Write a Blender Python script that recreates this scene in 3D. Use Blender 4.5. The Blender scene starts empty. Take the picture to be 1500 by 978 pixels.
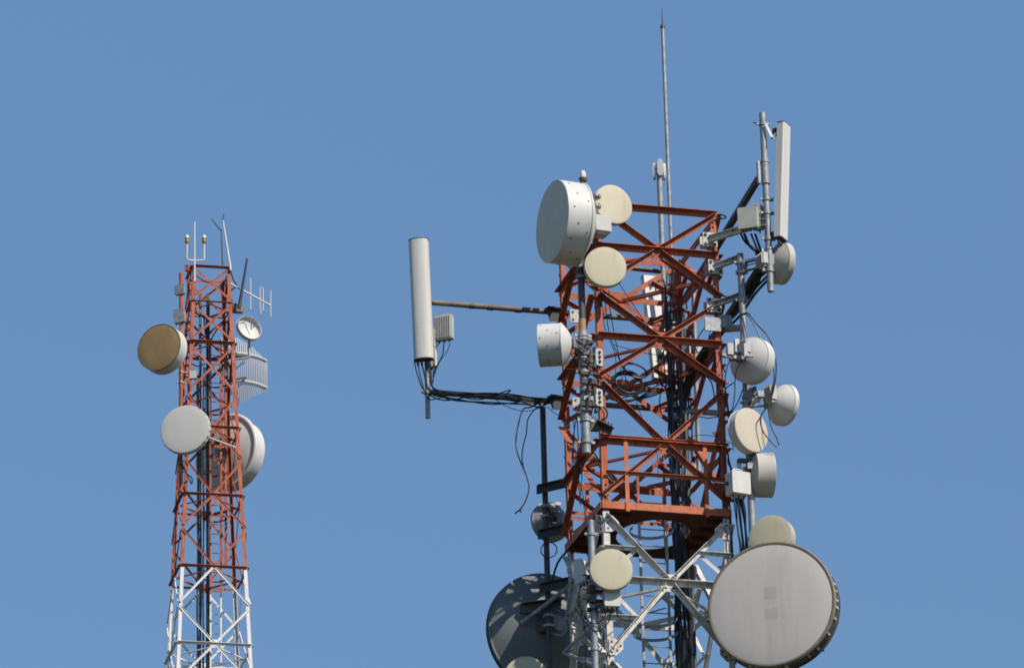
import bpy, math, random
from mathutils import Vector, Matrix
R = math.radians
V = Vector
rnd = random.Random(7)
scene = bpy.context.scene
COL = scene.collection

# ------------------------------------------------------------------ camera
F = 7070.0                      # focal length in photo pixels (1500 wide)
CX, CY = 750.0, 489.0
PITCH = R(22.0)
ROLL = 0.0256
CAM = V((0, 0, 1.7))
RIGHT = V((1, 0, 0))
FWD = V((0, math.cos(PITCH), math.sin(PITCH)))
DOWN = V((0, math.sin(PITCH), -math.cos(PITCH)))
cr, sr = math.cos(ROLL), math.sin(ROLL)
XC = RIGHT * cr + DOWN * sr     # image x axis in the world
YC = -RIGHT * sr + DOWN * cr    # image y (down) axis
XC, YC = (RIGHT * cr + DOWN * sr), (DOWN * cr - RIGHT * sr)

def project(p):
    q = p - CAM
    d = q.dot(FWD)
    return CX + F * q.dot(XC) / d, CY + F * q.dot(YC) / d

def ray(px, py):
    return (FWD * F + XC * (px - CX) + YC * (py - CY)).normalized()

def pxsize(p):                  # metres per photo pixel at a point
    return (p - CAM).dot(FWD) / F

cam_d = bpy.data.cameras.new('camera')
cam_d.sensor_width = 36.0
cam_d.lens = F / 1500.0 * 36.0
cam_d.clip_start = 0.5
cam_d.clip_end = 20000
cam = bpy.data.objects.new('camera', cam_d)
COL.objects.link(cam)
m3 = Matrix((XC, -YC, -FWD)).transposed()
cam.matrix_world = Matrix.Translation(CAM) @ m3.to_4x4()
scene.camera = cam
scene.cycles.filter_width = 1.75

# ------------------------------------------------------------------ light
SUN_AZ, SUN_EL = R(47.0), R(45.0)      # to the right of straight behind the camera
sdir = V((math.sin(SUN_AZ) * math.cos(SUN_EL), -math.cos(SUN_AZ) * math.cos(SUN_EL), math.sin(SUN_EL)))
sun_d = bpy.data.lights.new('sun', 'SUN')
sun_d.energy = 5.0
sun_d.angle = R(0.53)
sun_d.color = (1.0, 0.915, 0.80)
sun = bpy.data.objects.new('sun', sun_d)
COL.objects.link(sun)
sun.rotation_euler = sdir.to_track_quat('Z', 'Y').to_euler()
sun.location = (0, 0, 120)
w = bpy.data.worlds.new('World')
scene.world = w
w.use_nodes = True
nt = w.node_tree
nt.nodes.clear()
sky = nt.nodes.new('ShaderNodeTexSky')
sky.sky_type = 'NISHITA'
sky.sun_disc = False
sky.sun_elevation = SUN_EL
sky.sun_rotation = math.atan2(sdir.x, sdir.y)
sky.altitude = 300
sky.air_density = 1.0
sky.dust_density = 0.3
sky.ozone_density = 3.0
bg = nt.nodes.new('ShaderNodeBackground')
bg.inputs[1].default_value = 0.146
wo = nt.nodes.new('ShaderNodeOutputWorld')
tcw = nt.nodes.new('ShaderNodeTexCoord')
sep = nt.nodes.new('ShaderNodeSeparateXYZ')
nt.links.new(tcw.outputs['Generated'], sep.inputs[0])
rp = nt.nodes.new('ShaderNodeValToRGB')      # evens the sky in view; dimmed at zenith and horizon to cut fill light
els = rp.color_ramp.elements
els[0].position, els[0].color = 0.0, (.48, .52, .55, 1)
els[1].position, els[1].color = 1.0, (.50, .54, .57, 1)
for p_, c_ in ((.29, (.70, .78, .81, 1)), (.375, (.80, .89, .92, 1)), (.44, (.895, 1.01, 1.04, 1)), (.22, (.58, .63, .66, 1)), (.6, (.70, .76, .79, 1))):
    e_ = els.new(p_); e_.color = c_
nt.links.new(sep.outputs[2], rp.inputs[0])
mm = nt.nodes.new('ShaderNodeMix')
mm.data_type = 'RGBA'; mm.blend_type = 'MULTIPLY'
mm.inputs[0].default_value = 1.0
nt.links.new(sky.outputs[0], mm.inputs[6])
nt.links.new(rp.outputs[0], mm.inputs[7])
nt.links.new(mm.outputs[2], bg.inputs[0])
nt.links.new(bg.outputs[0], wo.inputs[0])
scene.view_settings.view_transform = 'Standard'
scene.view_settings.look = 'None'
scene.view_settings.exposure = 0.0
scene.view_settings.gamma = 1.0

# ------------------------------------------------------------------ materials
ALB = 0.84
def mat(name, base, rough=0.55, metal=0.0, dirt=None, dirt_amt=0.3, scale=6.0, var=0.12, bump=0.0, stretch=1.0, spec=0.5, fade=None, fade_amt=.5):
    base = tuple(c * ALB for c in base)
    if dirt: dirt = tuple(c * ALB for c in dirt)
    m = bpy.data.materials.new(name)
    m.use_nodes = True
    n = m.node_tree
    b = n.nodes['Principled BSDF']
    b.inputs['Roughness'].default_value = rough
    b.inputs['Metallic'].default_value = metal
    b.inputs['Specular IOR Level'].default_value = spec
    tc = n.nodes.new('ShaderNodeTexCoord')
    mp = n.nodes.new('ShaderNodeMapping')
    mp.inputs['Scale'].default_value = (1, 1, 1.0 / stretch)
    n.links.new(tc.outputs['Object'], mp.inputs[0])
    n1 = n.nodes.new('ShaderNodeTexNoise')
    n1.inputs['Scale'].default_value = scale
    n1.inputs['Detail'].default_value = 5
    n1.inputs['Roughness'].default_value = 0.62
    n.links.new(mp.outputs[0], n1.inputs['Vector'])
    r1 = n.nodes.new('ShaderNodeValToRGB')
    r1.color_ramp.elements[0].position = 0.3
    r1.color_ramp.elements[1].position = 0.7
    lo = [c * (1 - var) for c in base]
    hi = [min(1, c * (1 + var)) for c in base]
    r1.color_ramp.elements[0].color = (*lo, 1)
    r1.color_ramp.elements[1].color = (*hi, 1)
    n.links.new(n1.outputs['Fac'], r1.inputs[0])
    out = r1.outputs[0]
    def layer(out, colour, amt, sc, loc_, p0, p1, zs):
        n2 = n.nodes.new('ShaderNodeTexNoise')
        n2.inputs['Scale'].default_value = sc
        n2.inputs['Detail'].default_value = 6
        n2.inputs['Roughness'].default_value = 0.7
        mp2 = n.nodes.new('ShaderNodeMapping')
        mp2.inputs['Location'].default_value = loc_
        mp2.inputs['Scale'].default_value = (1, 1, zs)
        n.links.new(tc.outputs['Object'], mp2.inputs[0])
        n.links.new(mp2.outputs[0], n2.inputs['Vector'])
        r2 = n.nodes.new('ShaderNodeValToRGB')
        r2.color_ramp.elements[0].position = p0
        r2.color_ramp.elements[1].position = p1
        r2.color_ramp.elements[0].color = (0, 0, 0, 1)
        r2.color_ramp.elements[1].color = (amt,) * 3 + (1,)
        n.links.new(n2.outputs['Fac'], r2.inputs[0])
        mx = n.nodes.new('ShaderNodeMix')
        mx.data_type = 'RGBA'
        n.links.new(r2.outputs[0], mx.inputs[0])
        n.links.new(out, mx.inputs[6])
        mx.inputs[7].default_value = (*colour, 1)
        return mx.outputs[2]
    if fade:
        out = layer(out, tuple(c * ALB for c in fade), fade_amt, scale * .5, (9.3, 2.2, 5.1), .48, .68, .6)
        out = layer(out, tuple(c * ALB for c in fade), fade_amt, scale * 6, (1.3, 4.2, 8.1), .60, .68, 1.0)
    if dirt:
        n2 = n.nodes.new('ShaderNodeTexNoise')
        n2.inputs['Scale'].default_value = scale * 1.7
        n2.inputs['Detail'].default_value = 7
        n2.inputs['Roughness'].default_value = 0.7
        mp2 = n.nodes.new('ShaderNodeMapping')
        mp2.inputs['Location'].default_value = (3.1, 7.7, 1.3)
        mp2.inputs['Scale'].default_value = (1, 1, 0.35 / stretch)
        n.links.new(tc.outputs['Object'], mp2.inputs[0])
        n.links.new(mp2.outputs[0], n2.inputs['Vector'])
        r2 = n.nodes.new('ShaderNodeValToRGB')
        r2.color_ramp.elements[0].position = 0.5
        r2.color_ramp.elements[1].position = 0.75
        r2.color_ramp.elements[0].color = (0, 0, 0, 1)
        r2.color_ramp.elements[1].color = (dirt_amt,) * 3 + (1,)
        n.links.new(n2.outputs['Fac'], r2.inputs[0])
        mx = n.nodes.new('ShaderNodeMix')
        mx.data_type = 'RGBA'
        n.links.new(r2.outputs[0], mx.inputs[0])
        n.links.new(out, mx.inputs[6])
        mx.inputs[7].default_value = (*dirt, 1)
        out = mx.outputs[2]
    n.links.new(out, b.inputs['Base Color'])
    if bump:
        bp = n.nodes.new('ShaderNodeBump')
        bp.inputs['Strength'].default_value = bump
        bp.inputs['Distance'].default_value = 0.01
        n.links.new(n1.outputs['Fac'], bp.inputs['Height'])
        n.links.new(bp.outputs[0], b.inputs['Normal'])
    return m

RUST = (0.11, 0.045, 0.02)
GRIME = (0.10, 0.085, 0.065)
M = {
    'red': mat('red_oxide_paint', (0.465, 0.115, 0.052), 0.6, dirt=(0.11, 0.04, 0.028), dirt_amt=0.85, scale=4.5, var=0.22, fade=(0.56, 0.21, 0.13), fade_amt=.75, spec=0.25),
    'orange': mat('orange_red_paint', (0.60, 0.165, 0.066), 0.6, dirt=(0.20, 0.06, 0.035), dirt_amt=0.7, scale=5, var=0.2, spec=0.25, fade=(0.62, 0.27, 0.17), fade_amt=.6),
    'white': mat('weathered_white_paint', (0.78, 0.75, 0.69), 0.6, dirt=RUST, dirt_amt=0.8, scale=6, var=0.10, spec=0.3, fade=(0.55, 0.52, 0.47), fade_amt=.6),
    'white2': mat('clean_white_paint', (0.82, 0.81, 0.78), 0.6, dirt=RUST, dirt_amt=0.25, scale=3, var=0.05, spec=0.3),
    'steel': mat('galvanised_steel', (0.36, 0.37, 0.38), 0.5, 0.25, dirt=(0.17, 0.145, 0.12), dirt_amt=0.75, scale=10, var=0.3),
    'steel_pale': mat('pale_weathered_rods', (0.50, 0.50, 0.50), 0.5, 0.1, scale=9, var=0.1),
    'near_black': mat('shade_dark_steel', (0.035, 0.036, 0.038), 0.6, 0.0, dirt=(0.08, 0.06, 0.05), dirt_amt=0.4, scale=8, var=0.2),  # steel with the shade of the tower's unlit side put into its colour
    'deck': mat('shaded_deck_plate', (0.10, 0.036, 0.024), 0.8, dirt=(0.05, 0.03, 0.02), dirt_amt=0.8, scale=5, var=0.25, spec=0.1),  # brown plate, darkened to paint in the shade under the platform
    'steel_dark': mat('dull_dark_steel', (0.085, 0.085, 0.085), 0.6, 0.15, dirt=(0.08, 0.06, 0.05), dirt_amt=0.6, scale=8, var=0.2),
    'boom': mat('brown_weathered_boom', (0.21, 0.17, 0.135), 0.65, 0.1, dirt=(0.07, 0.05, 0.04), dirt_amt=0.8, scale=4, var=0.2),
    'black': mat('black_cable_sheath', (0.016, 0.016, 0.018), 0.45, scale=12, var=0.3),
    'cream': mat('cream_radome', (0.66, 0.60, 0.44), 0.6, dirt=(0.42, 0.36, 0.23), dirt_amt=0.6, scale=2.8, var=0.05, spec=0.3, stretch=2.5),
    'cream2': mat('pale_beige_radome', (0.66, 0.58, 0.47), 0.6, dirt=(0.46, 0.38, 0.28), dirt_amt=0.6, scale=2.8, var=0.05, spec=0.3, stretch=2.5),
    'grey_radome': mat('grey_fabric_radome', (0.66, 0.615, 0.575), 0.8, dirt=(0.50, 0.46, 0.41), dirt_amt=0.75, scale=1.6, var=0.04, spec=0.2, stretch=4),
    'pale_radome': mat('pale_weathered_radome', (0.70, 0.68, 0.64), 0.7, dirt=(0.55, 0.53, 0.48), dirt_amt=0.4, scale=1.2, var=0.035, spec=0.2),
    'patch': mat('feed_shadow_fabric', (0.545, 0.505, 0.465), 0.8, dirt=(0.5, 0.46, 0.42), dirt_amt=0.4, scale=3, var=0.04, spec=0.2),  # radome fabric darkened to paint in the feed's shadow
    'dark_radome': mat('grey_green_radome', (0.84, 0.77, 0.64), 0.7, dirt=(0.62, 0.57, 0.46), dirt_amt=0.35, scale=1.5, var=0.05, spec=0.25),
    'tan_radome': mat('sun_stained_tan_radome', (0.42, 0.28, 0.13), 0.75, dirt=(0.28, 0.17, 0.07), dirt_amt=0.5, scale=1.6, var=0.12, spec=0.2),
    'olive_radome': mat('dusty_olive_radome', (0.66, 0.59, 0.42), 0.8, dirt=(0.42, 0.38, 0.26), dirt_amt=0.5, scale=2.0, var=0.06, spec=0.2),
    'shell': mat('white_dish_shell', (0.70, 0.69, 0.66), 0.5, dirt=GRIME, dirt_amt=0.16, scale=3.5, var=0.05, spec=0.35, stretch=2.0),
    'shell_old': mat('dusty_dish_shell', (0.56, 0.535, 0.48), 0.6, dirt=GRIME, dirt_amt=0.28, scale=3.0, var=0.07, spec=0.3, stretch=2.0),
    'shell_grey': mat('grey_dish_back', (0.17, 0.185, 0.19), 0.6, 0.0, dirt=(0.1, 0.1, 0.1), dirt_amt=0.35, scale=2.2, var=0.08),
    'panel': mat('panel_antenna_shell', (0.72, 0.70, 0.66), 0.5, dirt=(0.36, 0.31, 0.24), dirt_amt=0.35, scale=2.6, var=0.035, stretch=5, spec=0.35),
    'radio': mat('radio_housing', (0.56, 0.56, 0.54), 0.55, dirt=GRIME, dirt_amt=0.3, scale=7, var=0.06),
    'radio_green': mat('pale_green_radio_housing', (0.50, 0.52, 0.44), 0.6, dirt=(0.3, 0.32, 0.25), dirt_amt=0.4, scale=8, var=0.1),
    'bolt': mat('dark_bolt', (0.05, 0.045, 0.04), 0.5, 0.4, scale=20, var=0.2),
    'rim': mat('brown_rim_band', (0.24, 0.19, 0.13), 0.65, scale=8, var=0.2),
    'pipe_tan': mat('tan_plastic_pipe', (0.42, 0.25, 0.13), 0.6, scale=6, var=0.1),
    'glass': mat('pale_lamp_glass', (0.80, 0.76, 0.68), 0.15, scale=6, var=0.03),
    'amber': mat('amber_lamp_body', (0.36, 0.22, 0.06), 0.4, scale=6, var=0.15),
    'ground': mat('wooded_ground', (0.035, 0.045, 0.02), 0.95, dirt=(0.07, 0.06, 0.04), dirt_amt=0.8, scale=0.05, var=0.3),
}

# ------------------------------------------------------------------ mesh building
class MB:
    def __init__(self):
        self.v, self.f, self.mi, self.sm = [], [], [], []
        self.m = 0
    def quadstrip(self, rings, closed=True, smooth=True, cap0=True, cap1=True):
        base = len(self.v)
        n = len(rings[0])
        for r_ in rings:
            self.v.extend(r_)
        for i in range(len(rings) - 1):
            for j in range(n if closed else n - 1):
                k = (j + 1) % n
                self.add((base + i * n + j, base + i * n + k, base + (i + 1) * n + k, base + (i + 1) * n + j), smooth)
        if cap0: self.add(tuple(base + j for j in reversed(range(n))), False)
        if cap1: self.add(tuple(base + (len(rings) - 1) * n + j for j in range(n)), False)
    def add(self, f, smooth=False):
        self.f.append(f); self.mi.append(self.m); self.sm.append(smooth)
    def tube(self, pts, r, n=8, r1=None):
        pts = [V(p) for p in pts]
        rings = []
        prev = None
        for i, p in enumerate(pts):
            if i == 0: d = pts[1] - pts[0]
            elif i == len(pts) - 1: d = pts[-1] - pts[-2]
            else: d = (pts[i + 1] - pts[i - 1])
            d.normalize()
            if prev is None:
                a = d.orthogonal().normalized()
            else:
                a = (prev - d * prev.dot(d)).normalized()
            prev = a
            b = d.cross(a)
            rr = r if r1 is None else r + (r1 - r) * i / (len(pts) - 1)
            rings.append([p + (a * math.cos(2 * math.pi * k / n) + b * math.sin(2 * math.pi * k / n)) * rr for k in range(n)])
        self.quadstrip(rings)
    def lathe(self, prof, o, ax, n=48, cap0=False, cap1=False):
        ax = ax.normalized()
        a = V((0, 0, 1)); a = (a - ax * a.dot(ax))
        if a.length < 1e-4: a = V((1, 0, 0))
        a.normalize(); b = ax.cross(a)
        rings = []
        for r_, t in prof:
            r_ = max(r_, 1e-4)
            rings.append([o + ax * t + (a * math.cos(2 * math.pi * k / n) + b * math.sin(2 * math.pi * k / n)) * r_ for k in range(n)])
        self.quadstrip(rings, smooth=True, cap0=cap0, cap1=cap1)
    def prism(self, poly, o, ex, ey, ez):     # poly in (ex,ey), extruded along the vector ez
        n = len(poly)
        b = len(self.v)
        self.v += [o + ex * x + ey * y for x, y in poly]
        self.v += [o + ex * x + ey * y + ez for x, y in poly]
        for j in range(n):
            k = (j + 1) % n
            self.add((b + j, b + k, b + n + k, b + n + j))
        self.add(tuple(b + j for j in reversed(range(n))))
        self.add(tuple(b + n + j for j in range(n)))
    def box(self, c, ex, ey, ez, hx, hy, hz, bev=0.0):
        e = min(bev, hx * .9, hy * .9)
        if e > 0:
            poly = [(-hx + e, -hy), (hx - e, -hy), (hx, -hy + e), (hx, hy - e), (hx - e, hy), (-hx + e, hy), (-hx, hy - e), (-hx, -hy + e)]
        else:
            poly = [(-hx, -hy), (hx, -hy), (hx, hy), (-hx, hy)]
        self.prism(poly, c - ez * hz, ex, ey, ez * (2 * hz))
    def angle(self, p0, p1, n, w_, t=0.010, wo=None, up=True):
        d = (p1 - p0).normalized()
        s = n.cross(d).normalized()
        if (s.z < 0) == up: s = -s
        wo = wo or w_
        b = len(self.v)
        poly = [(-w_ / 2, 0), (w_ / 2, 0), (w_ / 2, wo), (w_ / 2 - t, wo), (w_ / 2 - t, t), (-w_ / 2, t)]
        for p in (p0, p1):
            self.v += [p + s * x + n * y for x, y in poly]
        for j in range(6):
            k = (j + 1) % 6
            self.add((b + j, b + k, b + 6 + k, b + 6 + j))
        for q in (b, b + 6):
            self.add((q, q + 1, q + 4, q + 5)); self.add((q + 1, q + 2, q + 3, q + 4))
    def torus(self, c, ax, r_, t, n=40, k=8, arc=(0, 2 * math.pi), zref=None):
        ax = ax.normalized()
        a = zref or V((0, 0, 1)); a = a - ax * a.dot(ax)
        if a.length < 1e-4: a = V((1, 0, 0))
        a.normalize(); b = ax.cross(a)
        pts = [c + (a * math.cos(arc[0] + (arc[1] - arc[0]) * i / n) + b * math.sin(arc[0] + (arc[1] - arc[0]) * i / n)) * r_ for i in range(n + 1)]
        self.tube(pts, t, k)

ORG = {}
def finish(o, label, cat, group, kind):
    if label: o['label'] = label
    if cat: o['category'] = cat
    if group: o['group'] = group
    if kind: o['kind'] = kind

def thing(name, label, cat, loc, group=None, kind=None):
    o = bpy.data.objects.new(name, None)
    o.empty_display_size = 0.3
    COL.objects.link(o)
    o.location = loc
    ORG[o] = V(loc)
    finish(o, label, cat, group, kind)
    return o

def part(name, mb, mats, parent=None, label=None, cat=None, group=None, kind=None, loc=None, auto=40):
    if not isinstance(mats, (list, tuple)): mats = [mats]
    org = ORG[parent] if parent else (V(loc) if loc is not None else V((0, 0, 0)))
    me = bpy.data.meshes.new(name)
    me.from_pydata([p - org for p in mb.v], [], mb.f)
    for k in mats: me.materials.append(M[k])
    me.polygons.foreach_set('material_index', mb.mi)
    me.polygons.foreach_set('use_smooth', mb.sm)
    me.update()
    import bmesh
    bm = bmesh.new(); bm.from_mesh(me)
    bmesh.ops.recalc_face_normals(bm, faces=bm.faces)
    for e in bm.edges:
        if len(e.link_faces) == 2 and e.calc_face_angle(0) > R(auto): e.smooth = False
    for f in bm.faces:
        if all(not e.smooth for e in f.edges): f.smooth = False
    bm.to_mesh(me); bm.free()
    o = bpy.data.objects.new(name, me)
    COL.objects.link(o)
    if parent:
        o.parent = parent
    else:
        o.location = org
    ORG[o] = org
    finish(o, label, cat, group, kind)
    return o

def spline(pts, sub=6):
    pts = [V(p) for p in pts]
    if len(pts) < 3: return pts
    P = [pts[0] * 2 - pts[1]] + pts + [pts[-1] * 2 - pts[-2]]
    out = []
    for i in range(1, len(P) - 2):
        for s in range(sub):
            t = s / sub
            a, b, c, d = P[i - 1], P[i], P[i + 1], P[i + 2]
            out.append(0.5 * ((2 * b) + (c - a) * t + (2 * a - 5 * b + 4 * c - d) * t * t + (3 * b - a - 3 * c + d) * t ** 3))
    out.append(pts[-1])
    return out

# ------------------------------------------------------------------ tower frames
Z = V((0, 0, 1))
class Tower:
    def __init__(self, yaw, cpos):
        self.yaw = yaw
        self.u = V((math.cos(yaw), math.sin(yaw), 0))
        self.n = V((-math.sin(yaw), math.cos(yaw), 0))
        self.c = V(cpos)
    def W(self, u, v, z): return self.c + self.u * u + self.n * v + Z * z
    def P(self, px, py, v):
        d = ray(px, py)
        t = ((self.c - CAM).dot(self.n) + v) / d.dot(self.n)
        return CAM + d * t
    def loc(self, p):
        q = p - self.c
        return q.dot(self.u), q.dot(self.n), q.z
    def z(self, u, v, py):
        lo, hi = -10.0, 80.0
        for _ in range(50):
            mid = (lo + hi) / 2
            if project(self.W(u, v, mid))[1] > py: lo = mid
            else: hi = mid
        return lo
    def vert(self, px, py, v, y0, y1):       # vertical line through a pixel, between two image heights
        u, v, _ = self.loc(self.P(px, py, v))
        return self.W(u, v, self.z(u, v, y0)), self.W(u, v, self.z(u, v, y1))

def az(deg, el=0.0):            # direction: 0 = towards the camera, + = to the right
    a, e = R(deg), R(el)
    return V((math.sin(a) * math.cos(e), -math.cos(a) * math.cos(e), math.sin(e)))

# main tower: front-left leg passes pixel (884,738) at 73.9 m
YAW1 = R(15.5)
H1 = 1.075
u1, n1 = V((math.cos(YAW1), math.sin(YAW1), 0)), V((-math.sin(YAW1), math.cos(YAW1), 0))
d = ray(883, 738)
fl = CAM + d * (73.9 / d.y)
T1 = Tower(YAW1, V((fl.x, fl.y, 0)) + u1 * H1 + n1 * H1)
YAW2 = R(13.0)
u2, n2 = V((math.cos(YAW2), math.sin(YAW2), 0)), V((-math.sin(YAW2), math.cos(YAW2), 0))
d = ray(264.7, 827)
fl = CAM + d * (129.0 / d.y)
H2_830 = 0.5 * 98.5 * pxsize(fl)
T2 = Tower(YAW2, V((fl.x, fl.y, 0)) + u2 * H2_830 + n2 * H2_830)
Z2_830 = fl.z

# ------------------------------------------------------------------ setting
g = MB()
g.v += [V((-6000, -6000, 0)), V((6000, -6000, 0)), V((6000, 6000, 0)), V((-6000, 6000, 0))]
g.add((0, 1, 2, 3))
part('ground', g, 'ground', kind='structure')

# ------------------------------------------------------------------ lattice
SG = [(-1, -1), (1, -1), (1, 1), (-1, 1)]
def lattice(T, root, half, panels, colour, leg_w, beam_w, br_w, zend, bolts=True, gus=(0.24, 0.15)):
    FN = [-T.n, T.u, T.n, -T.u]
    def c(i, z): h = half(z); return T.W(SG[i][0] * h, SG[i][1] * h, z)
    ztop = panels[0][0]
    # legs, one mesh per colour section
    zs = sorted({p[0] for p in panels} | {p[2] for p in panels}, reverse=True)
    zsw = [z for z in [colour[1]] if zs[-1] < z < ztop]
    cuts = [ztop + 0.03] + zsw + [zs[-1]]
    for i in range(4):
        sx, sy = SG[i]
        for a, b in zip(cuts, cuts[1:]):
            mb = MB()
            t = 0.014
            ex, ey = T.u * -sx, T.n * -sy
            poly = [(0, 0), (leg_w, 0), (leg_w, t), (t, t), (t, leg_w), (0, leg_w)]
            o0, o1 = c(i, b), c(i, a)
            mb.prism(poly, o0, ex, ey, o1 - o0)
            if bolts:
                mb.m = 1
                for z in zs:
                    for k in range(-3, 4):
                        if k == 0: continue
                        zz = z + k * 0.085
                        if b < zz < a:
                            p = c(i, zz)
                            for nn, ww in ((FN[0] if sy < 0 else FN[2], ex), (FN[3] if sx < 0 else FN[1], ey)):
                                mb.box(p + ww * leg_w * .6 + nn * 0.008, ww, Z, nn, .013, .013, .008)
            part('leg', mb, [colour[0] if (a + b) / 2 > colour[1] else colour[2], 'bolt'], root,
                 label=('red oxide upper section of the leg' if (a + b) / 2 > colour[1] else 'white painted lower section of the leg'))
    def col(z): return colour[0] if z > colour[1] - 0.05 else colour[2]
    for fi in range(4):
        i, j = fi, (fi + 1) % 4
        n = FN[fi]
        off = n * 0.003
        ed = (T.u, T.n, -T.u, -T.n)[fi]
        def beam(z, w_, ztrim=0.0):
            mb = MB()
            mb.angle(c(i, z) + off + ed * .004, c(j, z) + off - ed * .004, n, w_, 0.01)
            part('crossbeam', mb, col(z), root)
        beam(ztop - beam_w / 2, beam_w)
        for (zt, zm, zb, red, thick) in panels:
            if zm is None:      # plain cross
                for k, (a, b) in enumerate(((c(i, zb + .06), c(j, zt - .06)), (c(i, zt - .06), c(j, zb + .06)))):
                    mb = MB()
                    if k == 0: mb.angle(a + n * .016, b + n * .016, n, br_w, .008, wo=.025)
                    else: mb.angle(a - n * .006, b - n * .006, -n, br_w, .008)
                    part('diagonal_brace', mb, col((zt + zb) / 2), root)
                if thick: beam(zb, beam_w * thick)
                continue
            mid = (c(i, zm) + c(j, zm)) / 2
            beam(zm, beam_w)
            gz, gx = gus
            mb = MB()
            mb.prism([(-gx * .9, -gz * .3), (-gx * .6, -gz * .62), (gx * .6, -gz * .62), (gx * .9, -gz * .3), (gx * .9, gz * .3), (gx * .6, gz * .62), (-gx * .6, gz * .62), (-gx * .9, gz * .3)],
                     mid + n * 0.0135, ed, Z, n * 0.010)
            mb.m = 1
            if bolts:
                for sx in (-.68, -.38, .38, .68):
                    for sz in (-.38, .36):
                        mb.box(mid + ed * gx * sx + Z * gz * sz + n * .027, ed, Z, n, .012, .012, .007)
            part('gusset_plate', mb, [col(zm), 'bolt'], root)
            for k, (q, zz, sg) in enumerate(((i, zt, 1), (j, zt, 1), (i, zb, -1), (j, zb, -1))):
                e = c(q, zz - sg * 0.05); e = e + (mid - e).normalized() * .03
                m_ = mid + (e - mid).normalized() * (0.11 if gx > .2 else .06) 
                zc = zm + sg * .06 if sg > 0 else zm - 0.06
                mb = MB()
                # inside end on the gusset, outside end on the leg
                mb.angle(m_ + n * .0245, e + n * .0245, n, br_w, .008, wo=br_w if bolts else .025)
                if bolts and br_w > .06:
                    mb.m = 1
                    dd = (e - m_).normalized()
                    for q_ in (.05, .12):
                        for pp, sgn in ((m_, 1), (e, -1)):
                            mb.box(pp + dd * sgn * q_ + n * .039, dd, n.cross(dd), n, .011, .011, .006)
                part('diagonal_brace', mb, [col((zm + zz) / 2 + (.1 if sg > 0 else -.1)), 'bolt'], root)
                if red:
                    mb = MB()
                    qd = (mid - e); qd.z = 0; qd.normalize()
                    mb.prism([(0, -.02), (.13, -.02), (.24, -.13 ), (.24, -.24), (.10, -.30), (0, -.30)] if sg > 0 else [(0, .02), (.13, .02), (.24, .13), (.24, .24), (.10, .30), (0, .30)], e + n * .014 + Z * .03 * sg, qd, Z, n * .008)
                    mb.m = 1
                    for bx_, bz_ in ((.05, -.06), (.05, -.15), (.05, -.24), (.14, -.10), (.2, -.18)):
                        mb.box(e + n * .026 + qd * bx_ + Z * (sg * (bz_ + .03)), qd, Z, n, .013, .013, .007)
                    part('gusset_plate', mb, [col(e.z - .1 * sg), 'bolt'], root)
                if red or (bolts and fi in (1, 2)):
                    h = (mid + e) / 2
                    lg = c(q, h.z)
                    mb = MB(); mb.angle(h + n * .013, lg + n * .013, n, br_w * .72, .007)
                    part('strut', mb, col(h.z), root)
                    lg2 = c(q, zm + sg * .07)
                    mb = MB(); mb.angle(h - n * .006 + (lg2 - h) * .05, lg2 - n * .006, -n, br_w * .72, .007)
                    part('strut', mb, col(h.z), root)
    # plan bracing at the mid rings
    for (zt, zm, zb, red, thick) in panels:
        z_ = zm if zm is not None else zb
        h = half(z_) - .03
        mids = [T.W(0, -h, z_ - .07), T.W(h, 0, z_ - .07), T.W(0, h, z_ - .07), T.W(-h, 0, z_ - .07)]
        for k in range(4):
            mb = MB(); mb.angle(mids[k], mids[(k + 1) % 4], Z, br_w * .7, .006)
            part('plan_brace', mb, col(z_), root)
    # the rest of the tower, down to the ground, below the picture
    mb = MB()
    zc = zs[-1]
    while zc > 0.3:
        zn = max(0.0, zc - max(2.4, 2.2 * half(zc)))
        for i in range(4):
            j = (i + 1) % 4
            sx, sy = SG[i]
            mb.prism([(0, 0), (leg_w, 0), (leg_w, .016), (.016, .016), (.016, leg_w), (0, leg_w)], c(i, zn), T.u * -sx, T.n * -sy, c(i, zc - .002) - c(i, zn))
            if zn > .3: mb.angle(c(i, zn) + FN[i] * .003, c(j, zn) + FN[i] * .003, FN[i], beam_w, .01)
            mb.angle(c(i, zn) + FN[i] * .014, c(j, zc - .05) + FN[i] * .014, FN[i], br_w, .008)
            mb.angle(c(i, zc - .05) - FN[i] * .02, c(j, zn) - FN[i] * .02, -FN[i], br_w, .008)
        zc = zn
    part('lower_lattice', mb, colour[2], root)
    return c, col

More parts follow.
